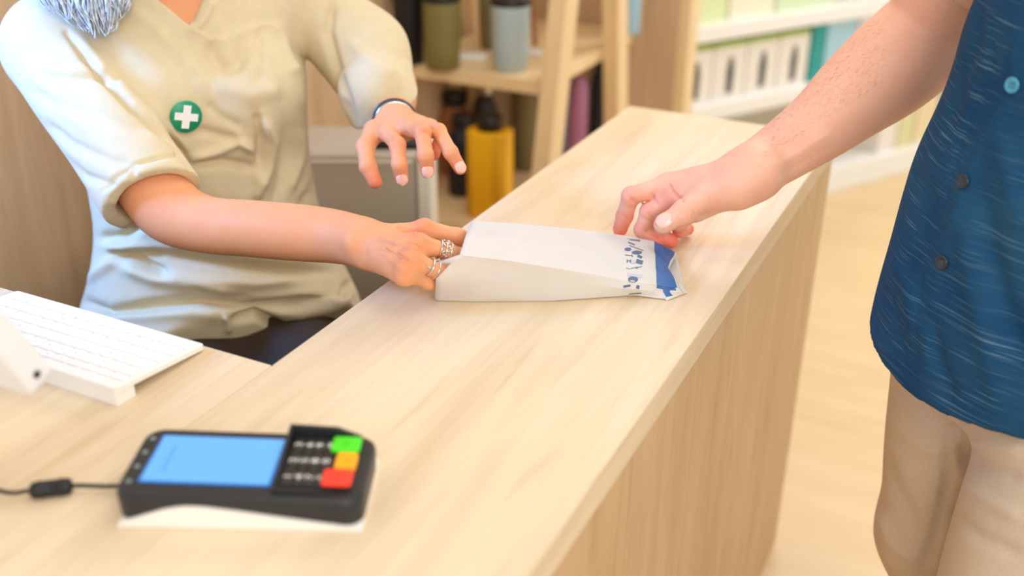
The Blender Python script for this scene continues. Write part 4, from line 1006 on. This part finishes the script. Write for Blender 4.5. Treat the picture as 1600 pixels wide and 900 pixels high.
# --- hair: bob with loose strands falling over the right shoulder
gh = Grid(HC-.19, HC+.19, .005); axh = (fh, shd, uh)
gh.put(ell(hP(-.018, 0, .032), (.108, .092, .098), axh)); gh.put(cap(hP(-.06, -.05, -.02), hP(-.05, -.06, -.13), .05, .035), .03); gh.put(cap(hP(-.06, .05, -.02), hP(-.05, .06, -.13), .05, .035), .03)
gh.put(cap(hP(-.07, 0, 0), hP(-.075, 0, -.12), .06, .045), .03)
gh.put(ell(hP(.075, 0, -.04), (.062, .062, .092), axh), .02, 's')
Vg, Fg = nets(gh)
strands = [(Vg, Fg)]; tip0 = D(132, 22, 1.40); src = hP(-.02, .085, -.03) if True else None
if np.dot(shd, Rw) < 0: src = hP(-.02, -.085, -.03)
for ci, (tx_, ty_) in enumerate(((76, 6), (92, 12), (106, 20), (121, 26), (134, 34), (147, 45), (158, 47), (169, 40), (180, 28), (188, 10))):
    r0_ = src+RNG.normal(size=3)*[.012, .012, .02]; e0_ = D(tx_, ty_, 1.362+RNG.random()*.012)
    kn_ = D(tx_-10+RNG.random()*8, ty_-58, 1.375+RNG.random()*.01)
    for i in range(46):
        j = RNG.normal(size=3); e_ = e0_+j*.0028+(e0_-kn_)*RNG.normal()*.12; k_ = kn_+j*.0095; s_ = r0_+RNG.normal(size=3)*.016
        Vv, Ff = tube(smooth_path([s_, (s_+k_)/2+[0, 0, .012], k_, (k_*.45+e_*.55)+j*.0035, e_], 3), np.interp(np.linspace(0, 1, 13), [0, .6, 1], [.0022, .0020, .0004]), 5)
        strands.append((np.array(Vv), np.array([f for f in Ff if len(f) == 4])))
Vg, Fg = body_join(strands); mesh_obj('hair', Vg, Fg, M['hair'], clerk)
# --- stool
st_ = thing('stool', 'dark upholstered stool under the seated clerk', 'stool', (HP[0], HP[1], 0))
mesh_obj('seat', *lathe([(.17, .475), (.19, .485), (.195, .51), (.185, .535), (.15, .542)], (HP[0], HP[1], 0), 40), M['rubber'], st_)
mesh_obj('column', *lathe([(.025, .05), (.025, .30), (.018, .31), (.018, .474)], (HP[0], HP[1], 0), 20), M['silver'], st_)
for k in range(5):
    a = k*2*PI/5+.3; d_ = np.array([math.cos(a), math.sin(a), 0]); b0 = np.array([HP[0], HP[1], 0])
    mesh_obj('leg', *tube([b0+d_*.02+[0, 0, .09], b0+d_*.14+[0, 0, .07], b0+d_*.22+[0, 0, .025]], [.018, .015, .012], 10), M['black'], st_)
# ================================================================== THE CUSTOMER
Fm_ = nrm([-.745, -.667, 0]); Rm = np.array([Fm_[1], -Fm_[0], 0])
MX = lambda P: np.array(P, float)
mh = {'i': [Z(1044, 288, .962), Z(986, 306, .948), Z(976, 337, .915), Z(969, 358, .8935)],
      'm': [Z(1058, 305, .955), Z(1014, 331, .929), Z(1004, 359, .905), Z(1026, 377, .8915)],
      'r': [Z(1074, 318, .946), Z(1036, 348, .915), Z(1031, 367, .898), Z(1049, 377, .890)],
      'p': [Z(1090, 328, .937), Z(1060, 350, .912), Z(1062, 360, .899), Z(1075, 358, .8905)],
      't': [Z(1150, 292, .975), Z(1104, 303, .965), Z(1069, 331, .949), Z(1036, 351, .934)]}
MW = Z(1190, 268, .992); ME = D(1450, 58, 1.365); MS = np.array([.60, .63, 1.42])
mwp = D(1190, 268, 1)*0
allp = np.array([p for v in mh.values() for p in v]+[MW, ME, ME+(MS-ME)*.5])
gm = Grid(allp.min(0)-.06, allp.max(0)+.07, .0023)
um = nrm(ME-MW)
wside = nrm(np.cross(um, nrm(CAM-MW)))      # across the wrist as the camera sees it
AX = [Z(1168, 272, .985), D(1207, 247, 1.352), D(1250, 218, 1.35), D(1292, 187, 1.35), D(1335, 150, 1.352), D(1378, 116, 1.355), D(1412, 88, 1.36), ME]
limb(gm, AX, [.0300, .0325, .0365, .0415, .0495, .0560, .0585, .0570], wside, 1.08)
limb(gm, [ME, ME+(MS-ME)*.25, ME+(MS-ME)*.55], [.0575, .056, .056])
palm = gm.like()
for kx in 'imrp': palm.put(cap(MW+(mh[kx][0]-MW)*.08, mh[kx][0], .0245, .0152), .014)
gm.merge(palm, .02)
tb = gm.like(); tb.put(cap(MW+(mh['t'][0]-MW)*.1, mh['t'][0], .027, .0270), .01); tb.put(cap(mh['t'][0], mh['t'][1], .0265, .0175), .012)
tb.put(cap(mh['t'][1], mh['t'][2], .0172, .0142), .010); tb.put(cap(mh['t'][2], mh['t'][3], .0140, .0122), .004)
tb.put(ell(mh['t'][2], (.0148,)*3), .006)
gm.merge(tb, .012)
fg = gm.like()
for kx, r0, r1 in (('i', .0126, .0104), ('m', .0124, .0102), ('r', .0116, .0096), ('p', .0104, .0086)): fg.merge(finger(gm, mh[kx], r0, r1), .0008)
gm.merge(fg, .007)
# web of the thumb and creases
for a_, b_ in (((1044, 303), (1064, 310)),): pass
def crease(pts, z, r=.0012, k=.0025):
    for p, q in zip(pts[:-1], pts[1:]): gm.put(cap(Z(*p, z), Z(*q, z), r, r), k, 's')
for off, zz in ((0, .961), (6, .9615)):
    c_ = mh['t'][2]; d_ = nrm(mh['t'][1]-mh['t'][3]); cc = c_+d_*(.001+off*.0006); s_ = nrm(np.cross(d_, CAM-cc)); w_ = nrm(np.cross(s_, d_))
    if w_@(CAM-cc) < 0: w_ = -w_
    P_ = [cc+(s_*math.cos(a)+w_*math.sin(a))*.0144 for a in np.linspace(.5, PI-.5, 7)]
    for p, q in zip(P_[:-1], P_[1:]): gm.put(cap(p, q, .0007, .0007), .0018, 's')
for kx in 'imr':
    for j in (1, 2):
        c_ = mh[kx][j]; d_ = nrm(mh[kx][j+1]-mh[kx][j-1]); s_ = nrm(np.cross(d_, CAM-c_)); w_ = nrm(np.cross(s_, d_))
        if w_@(CAM-c_) < 0: w_ = -w_
        P_ = [c_+(s_*math.cos(a)+w_*math.sin(a))*.0122 for a in np.linspace(.5, PI-.5, 6)]
        for p, q in zip(P_[:-1], P_[1:]): gm.put(cap(p, q, .0008, .0008), .002, 's')
for a_, b_ in (((1044, 290), (1061, 309)), ((1061, 309), (1068, 316))): gm.put(cap(Z(*a_, .974), Z(*b_, .969), .0016, .0012), .004, 's')
for j in range(4):   # skin folds at the wrist below the thumb
    pa = D(1118+j*6, 300-j*1, 1.31); pb3 = D(1128+j*7, 322-j*2, 1.315); 
Vm, Fm2 = nets(gm); Vm = relax(Vm, Fm2, 2, .5)
MK = [([(1043, 285), (1050, 298), (1058, 307), (1067, 314)], -.0040, 3), ([(1019, 302), (1022, 313), (1028, 322)], -.0028, 3), ([(1113, 303), (1110, 312), (1112, 319)], -.0012, 2.2), ([(1121, 301), (1118, 311), (1120, 319)], -.0012, 2.2), ([(1129, 300), (1128, 311)], -.0010, 2.2),
      ([(1056, 323), (1066, 327), (1074, 334), (1077, 343)], -.0013, 1.8), ([(1051, 328), (1061, 331), (1069, 338)], -.0011, 1.8), ([(985, 309), (993, 315), (997, 322)], -.0020, 2.4), ([(970, 336), (979, 341), (985, 345)], -.0014, 2.2),
      ([(1003, 340), (1015, 346), (1028, 350)], -.0016, 2.4), ([(1007, 361), (1020, 366), (1032, 372)], -.0016, 2.2), ([(1044, 272), (1090, 262), (1140, 252)], .0010, 7), ([(1060, 285), (1100, 280), (1150, 270)], -.0010, 8),
      ([(1200, 262), (1250, 238), (1300, 205)], .0012, 6), ([(1212, 278), (1262, 250), (1310, 222)], -.0010, 6)]
Vm = folds(Vm, Fm2, MK)
Vm[:, 2] = np.maximum(Vm[:, 2], H+.0006)
# contour of the shirt as a centre line: the near edge of the cloth follows the photo
def xat(px, py, y=.53):
    v = D(px, py, 1)-CAM; t = (y-CAM[1])/v[1]; return (CAM+v*t)[0], (CAM+v*t)[2]
cont = [(1365, 540), (1360, 511), (1367, 472), (1383, 400), (1391, 369), (1409, 311), (1422, 249), (1440, 209), (1467, 160), (1490, 100), (1503, 50), (1510, 0)]
prof = sorted([(xat(*c)[1], xat(*c)[0]) for c in cont])
za = np.array([p[0] for p in prof]); xa = np.array([p[1] for p in prof])
def halfw(z): return np.interp(z, [.75, .9, 1.05, 1.2, 1.35, 1.44], [.135, .138, .132, .128, .118, .09]), np.interp(z, [.75, .9, 1.05, 1.2, 1.35, 1.44], [.188, .186, .184, .195, .20, .15])
rows = []
for z in (.70, .75, .80, .85, .90, .95, 1.0, 1.05, 1.10, 1.15, 1.20, 1.26, 1.32, 1.38, 1.43, 1.47):
    a, b = halfw(z); sup = math.sqrt((a*Fm_[0])**2+(b*Rm[0])**2)
    xc = np.interp(z, za, xa) if z > za[0] else xa[0]-(za[0]-z)*.12
    if z > 1.2: xc = np.interp(1.2, za, xa)+(z-1.2)*.25
    rows.append((z, xc+sup, .47+.0*z, a, b))
cx_ = lambda z: np.array([np.interp(z, [r[0] for r in rows], [r[1] for r in rows]), .47, z])
MS = cx_(1.40)+Rm*.19; MSl = cx_(1.40)-Rm*.19
MN = cx_(1.47); MH = MN+np.array([-.035, -.03, .21])
g5 = Grid(np.array([MN[0]-.35, .12, .72]), np.array([MN[0]+.36, .86, 1.62]), .006)
g5.put(stack([(r[0], r[1], r[2], r[3]*.8, r[4]*.8) for r in rows if r[0] > .88], Fm_)); g5.put(cap(cx_(1.42), MH-[0, 0, .09], .062, .058), .03)
g5.put(cap(ME+(MS-ME)*.35, MS, .053, .058), .02)
EM2 = MSl+np.array([.06, .03, -.30]); g5.put(cap(MSl, EM2, .056, .045), .02)
V5, F5 = nets(g5); V5 = relax(V5, F5, 2)
hm, mP = head_parts(MH, nrm([-.75, -.45, -.5]), .0035, 1.06); hm.put(cap(MN, MH-[0, 0, .06], .058, .056), .02); V6, F6 = nets(hm); V6 = relax(V6, F6, 1)
# other arm hanging by the side, hand relaxed
lw = EM2+np.array([-.03, -.05, -.25]); ga = Grid(np.minimum(EM2, lw)-[.09, .1, .24], np.maximum(EM2, lw)+.08, .004)
ga.put(cap(EM2, EM2+(lw-EM2)*.3, .045, .046)); ga.put(cap(EM2+(lw-EM2)*.3, lw, .046, .028), .02)
kd = nrm([-.25, -.25, -1]); ks = nrm(np.cross(kd, [1, -.6, 0])); kn = np.cross(ks, kd)
palm = ga.like()
for i_, (o_, l_) in enumerate(((.030, .07), (.011, .075), (-.009, .074), (-.027, .068))):
    m_ = lw+kd*.095+ks*o_*1.05; palm.put(cap(lw+kd*.012+ks*o_*.5, m_, .018, .0135), .012)
    ga.merge(finger(ga, [m_, m_+kd*l_*.45+kn*.006, m_+kd*l_*.75+kn*.020, m_+kd*l_*.92+kn*.034], .0105, .008), .003)
ga.merge(palm, .01); ga.merge(finger(ga, [lw+kd*.03+ks*.022, lw+kd*.07+ks*.05+kn*.012, lw+kd*.10+ks*.055+kn*.022, lw+kd*.122+ks*.052+kn*.03], .015, .009), .008)
V7, F7 = nets(ga); V7 = relax(V7, F7, 2)
Vz, Fz = body_join([(Vm, Fm2), (V5, F5), (V6, F6), (V7, F7)])
cust = mesh_obj('person', Vz, Fz, M['skin_m'], base=(.72, .47, 0))
tag(cust, 'standing customer in dark blue buttoned shirt and taupe trousers, hand at the blue bag end', 'person')
sp = [(mh[k][3], .020, 1.0) for k in 'imrp']+[(mh[k][2], .016, .75) for k in 'imrp']+[(mh[k][1], .016, .5) for k in 'im']+[(mh['t'][2], .012, .2), (Z(1050, 312, .95), .02, .5), (mP(.09, 0, -.071), .018, .9)]
set_tint(cust, Vz, sp)
nu = nrm(nrm(CAM-mh['t'][3])+np.array([-.25, .1, .45])); nail_mesh(mh['t'][3], mh['t'][2], .0123, nu, M['nail'], cust)
fhm = nrm([-.75, -.45, -.5]); sm_ = nrm(np.cross(fhm, [0, 0, 1])); um_ = np.cross(sm_, fhm)
for q in (-1, 1): mesh_obj('iris', *xf(lathe([(.0064, 0), (.0058, .0014)], (0, 0, 0), 14), mP(.0868, q*.031, -.004), sm_, um_, fhm), M['iris'], cust)
gh = Grid(MH-.2, MH+.2, .005); gh.put(ell(mP(-.02, 0, .036), (.106, .088, .096), (fhm, sm_, um_))); gh.put(ell(mP(.085, 0, -.045), (.075, .075, .095), (fhm, sm_, um_)), .015, 's')
gh.put(half(mP(0, 0, -.06), -um_, MH-.2, MH+.2), .01, 'i')
Vg, Fg = nets(gh); mesh_obj('hair', relax(Vg, Fg, 1), Fg, M['hair_m'], cust)
# fine hairs on the forearm
bsk = BVHTree.FromPolygons([tuple(v) for v in Vm], [tuple(f) for f in Fm2]); HV = []; HF = []
for i in range(520):
    t_ = RNG.random(); cxp = 1195+t_*190; cyp = 226-t_*150-(.5-RNG.random())*(60+60*t_)-8
    h_ = hit(bsk, cxp, cyp)
    if h_[0] is None: continue
    p = np.array(h_[0]); n_ = np.array(h_[1]); n_ = n_ if n_@(CAM-p) > 0 else -n_
    d_ = -um+RNG.normal(size=3)*.35; d_ = nrm(d_-n_*(d_@n_)*.75); L_ = .005+RNG.random()*.006
    s_ = nrm(np.cross(d_, n_))*.00006; b0 = len(HV)
    P_ = [p, p+d_*L_*.5+n_*.0010, p+d_*L_+n_*.0008]
    HV += [P_[0]-s_, P_[0]+s_, P_[1]+s_, P_[1]-s_, P_[2], P_[0]+n_*.0002, P_[1]+n_*.0002]
    HF += [(b0, b0+1, b0+2, b0+3), (b0+3, b0+2, b0+4), (b0, b0+5, b0+6, b0+3), (b0+1, b0+5, b0+6, b0+2)]
ah = mesh_obj('arm_hair', HV, HF, M['hairline'], cust); ah['kind'] = 'stuff'
# --- shirt
slo = np.array([cx_(1)[0]-.30, .14, .74]); shi = np.array([cx_(1.4)[0]+.30, .86, 1.50])
gs = Grid(slo, shi, .0042)
gs.put(stack(rows, Fm_)); 
sl2 = gs.like(); se = MS+(ME-MS)*.42; sl2.put(cap(MS, se+(ME-MS)*.2, .074, .074)); uu = nrm(ME-MS); sl2.put(half(se, uu, slo, shi), .002, 'i'); gs.merge(sl2, .02)
e2_ = MSl+(EM2-MSl)*.7; gs.put(cap(MSl, e2_, .070, .066), .02)
uu = nrm(ME-MS); gs.put(half(se, uu, se-.09, se+.12), 0, 'u') if False else None
gs.put(cap(se-uu*.03, se+uu*.12, .063, .065), .002, 's'); u3 = nrm(EM2-MSl); gs.put(cap(e2_-u3*.03, e2_+u3*.1, .056, .058), .002, 's')
gs.put(cap(cx_(1.455), cx_(1.60), .060, .09), .004, 's')
# hem, higher at the side seam, and the open underside
hlo, hhi = slo, shi
def hemf(X, Y, Zz):
    ang_ = (X-cx_(.8)[0])*Rm[0]+(Y-.47)*Rm[1]
    return (HZ0+.020*np.cos(ang_/.19*PI*.9+PI)*.6-Zz+0*X).astype(np.float32)
HZ0 = .818
gs.put((hlo, hhi, hemf), .003, 'i')
inner = gs.like(); inner.put(stack([(.70, rows[0][1], .47, rows[0][3]-.009, rows[0][4]-.009)]+[(z, cx_(z)[0], .47, halfw(z)[0]-.009, halfw(z)[1]-.009) for z in (.74, .78, .82, .85)], Fm_)); gs.merge(inner, .004, 's')
Vs, Fs = nets(gs); Vs = relax(Vs, Fs, 2, .5)
S_ = [([(1590, 0), (1583, 133), (1530, 230), (1500, 300), (1468, 420), (1450, 520), (1442, 610)], .0022, 10),
      ([(1552, 20), (1548, 110), (1500, 225), (1470, 330), (1440, 430), (1425, 570)], -.0020, 5),
      ([(1530, 0), (1528, 60), (1500, 140), (1480, 200)], -.004, 10), ([(1420, 260), (1450, 300), (1440, 380), (1410, 460)], -.003, 12),
      ([(1378, 450), (1400, 490), (1410, 550)], -.004, 10), ([(1395, 400), (1420, 450), (1430, 520)], .004, 12), ([(1530, 280), (1545, 380), (1570, 480), (1600, 560)], -.006, 20),
      ([(1500, 330), (1515, 430), (1540, 540), (1560, 640)], .004, 18), ([(1560, 200), (1580, 300), (1600, 360)], .004, 20), ([(1450, 480), (1465, 560), (1490, 630)], -.004, 12), ([(1360, 515), (1372, 540), (1395, 560)], .003, 6)]
Vs = folds(Vs, Fs, S_); Vs += vnorm(Vs, Fs)*fnoise(Vs, 22, .0014, 21)[:, None]
shirt = mesh_obj('shirt', Vs, Fs, M['shirt'], cust)
bs = bvh_of(shirt)
for (px, py, mm) in ((1583, 133, 'button_b'), (1506, 284, 'button'), (1473, 410, 'button'), (1452, 540, None)):
    if mm is None: continue
    h_ = hit(bs, px, py); p = np.array(h_[0]); n_ = np.array(h_[1]); n_ = n_ if n_@(CAM-p) > 0 else -n_
    e1 = nrm(np.cross(n_, [0, 0, 1])); e2 = np.cross(n_, e1)
    g_ = lathe([(.0066, -.001), (.0078, 0), (.0080, .0014), (.0068, .0022), (.0054, .0013), (.0030, .0011)], (0, 0, 0), 28)
    bo_ = mesh_obj('button', *xf(g_, p+n_*.0012, e1, e2, n_), M[mm], cust); bo_.parent = shirt
    if mm == 'button_b': bo_['label'] = 'light blue button'
    hv = join(*[lathe([(.0010, .0012), (.0010, .0016)], (x, y, 0), 8) for x in (-.0018, .0018) for y in (-.0018, .0018)])
    t_ = mesh_obj('thread', *xf(hv, p+n_*.0012, e1, e2, n_), M['thread'], cust); t_.parent = bo_
    shirt['_base'] = cust['_base']
# --- trousers
hz = .0055
HPm = np.array([cx_(.84)[0]+.02, .475, .84]); 
Kr = D(1425, 815, 1.0); Kr = HPm+np.array([0, 0, 0]); 
def atp(px, py, y):
    v = D(px, py, 1)-CAM; t = (y-CAM[1])/v[1]; return CAM+v*t
KrR = atp(1440, 745, .50)+np.array([.025, 0, 0]); KrR[2] = .545
tlo = np.array([.44, .10, .03]); thi = np.array([1.02, .76, .92]); g6 = Grid(tlo, thi, .006)
g6.put(ell(HPm, (.125, .165, .11), (Fm_, Rm, (0, 0, 1))))
hR = HPm+Rm*.085-[0, 0, .06]; hL = HPm-Rm*.095-[0, 0, .06]
kR = hR+np.array([.010, -.01, -.265]); kL = hL+np.array([-.03, -.05, -.30])
fR = np.array([kR[0]+.12, kR[1]+.09, .07]); fL = np.array([kL[0]+.03, kL[1]+.03, .07])
g7 = g6.like(); g7.put(cap(hR, kR, .094, .078)); g7.put(cap(kR, fR, .078, .062), .03)
g8 = g6.like(); g8.put(cap(hL, kL, .098, .080)); g8.put(cap(kL, fL, .080, .062), .03)
g7.merge(g8, .008); g6.merge(g7, .025)
V8, F8 = nets(g6); V8 = relax(V8, F8, 2)
TF = [([(1440, 605), (1470, 625), (1500, 655), (1482, 690)], -.006, 7), ([(1482, 690), (1478, 760), (1462, 830), (1440, 900)], -.006, 8), ([(1485, 680), (1520, 690), (1560, 700), (1600, 705)], .005, 9),
      ([(1488, 705), (1530, 730), (1600, 750)], -.005, 9), ([(1490, 740), (1540, 780), (1600, 810)], .004, 11), ([(1480, 790), (1530, 840), (1600, 870)], -.004, 11), ([(1395, 600), (1430, 640), (1470, 660)], -.003, 9),
      ([(1380, 700), (1400, 760), (1440, 840)], -.004, 12), ([(1372, 800), (1390, 850), (1430, 880)], .005, 10), ([(1385, 640), (1430, 690), (1475, 710)], .003, 12), ([(1500, 660), (1490, 690), (1495, 730)], .005, 7)]
V8 = folds(V8, F8, TF); V8 += vnorm(V8, F8)*fnoise(V8, 24, .0016, 31)[:, None]
mesh_obj('trousers', V8, F8, M['chino'], cust)
for a in (fR, fL):
    a = np.array([a[0], a[1], .038]); q = Grid(a-.22, a+.22, .006); q.put(cap(a-Fm_*.05, a+Fm_*.16, .040, .033, Rm, 1.2)); q.put(cap(a-Fm_*.02, a-Fm_*.02+[0, 0, .07], .038, .042), .02); q.put(half((0, 0, 0), (0, 0, -1), a-.22, a+.22), 0, 'i')
    V9, F9 = nets(q); mesh_obj('shoe', V9, F9, M['shoe'], cust)
for o in bpy.data.objects:
    if '_base' in o: del o['_base']
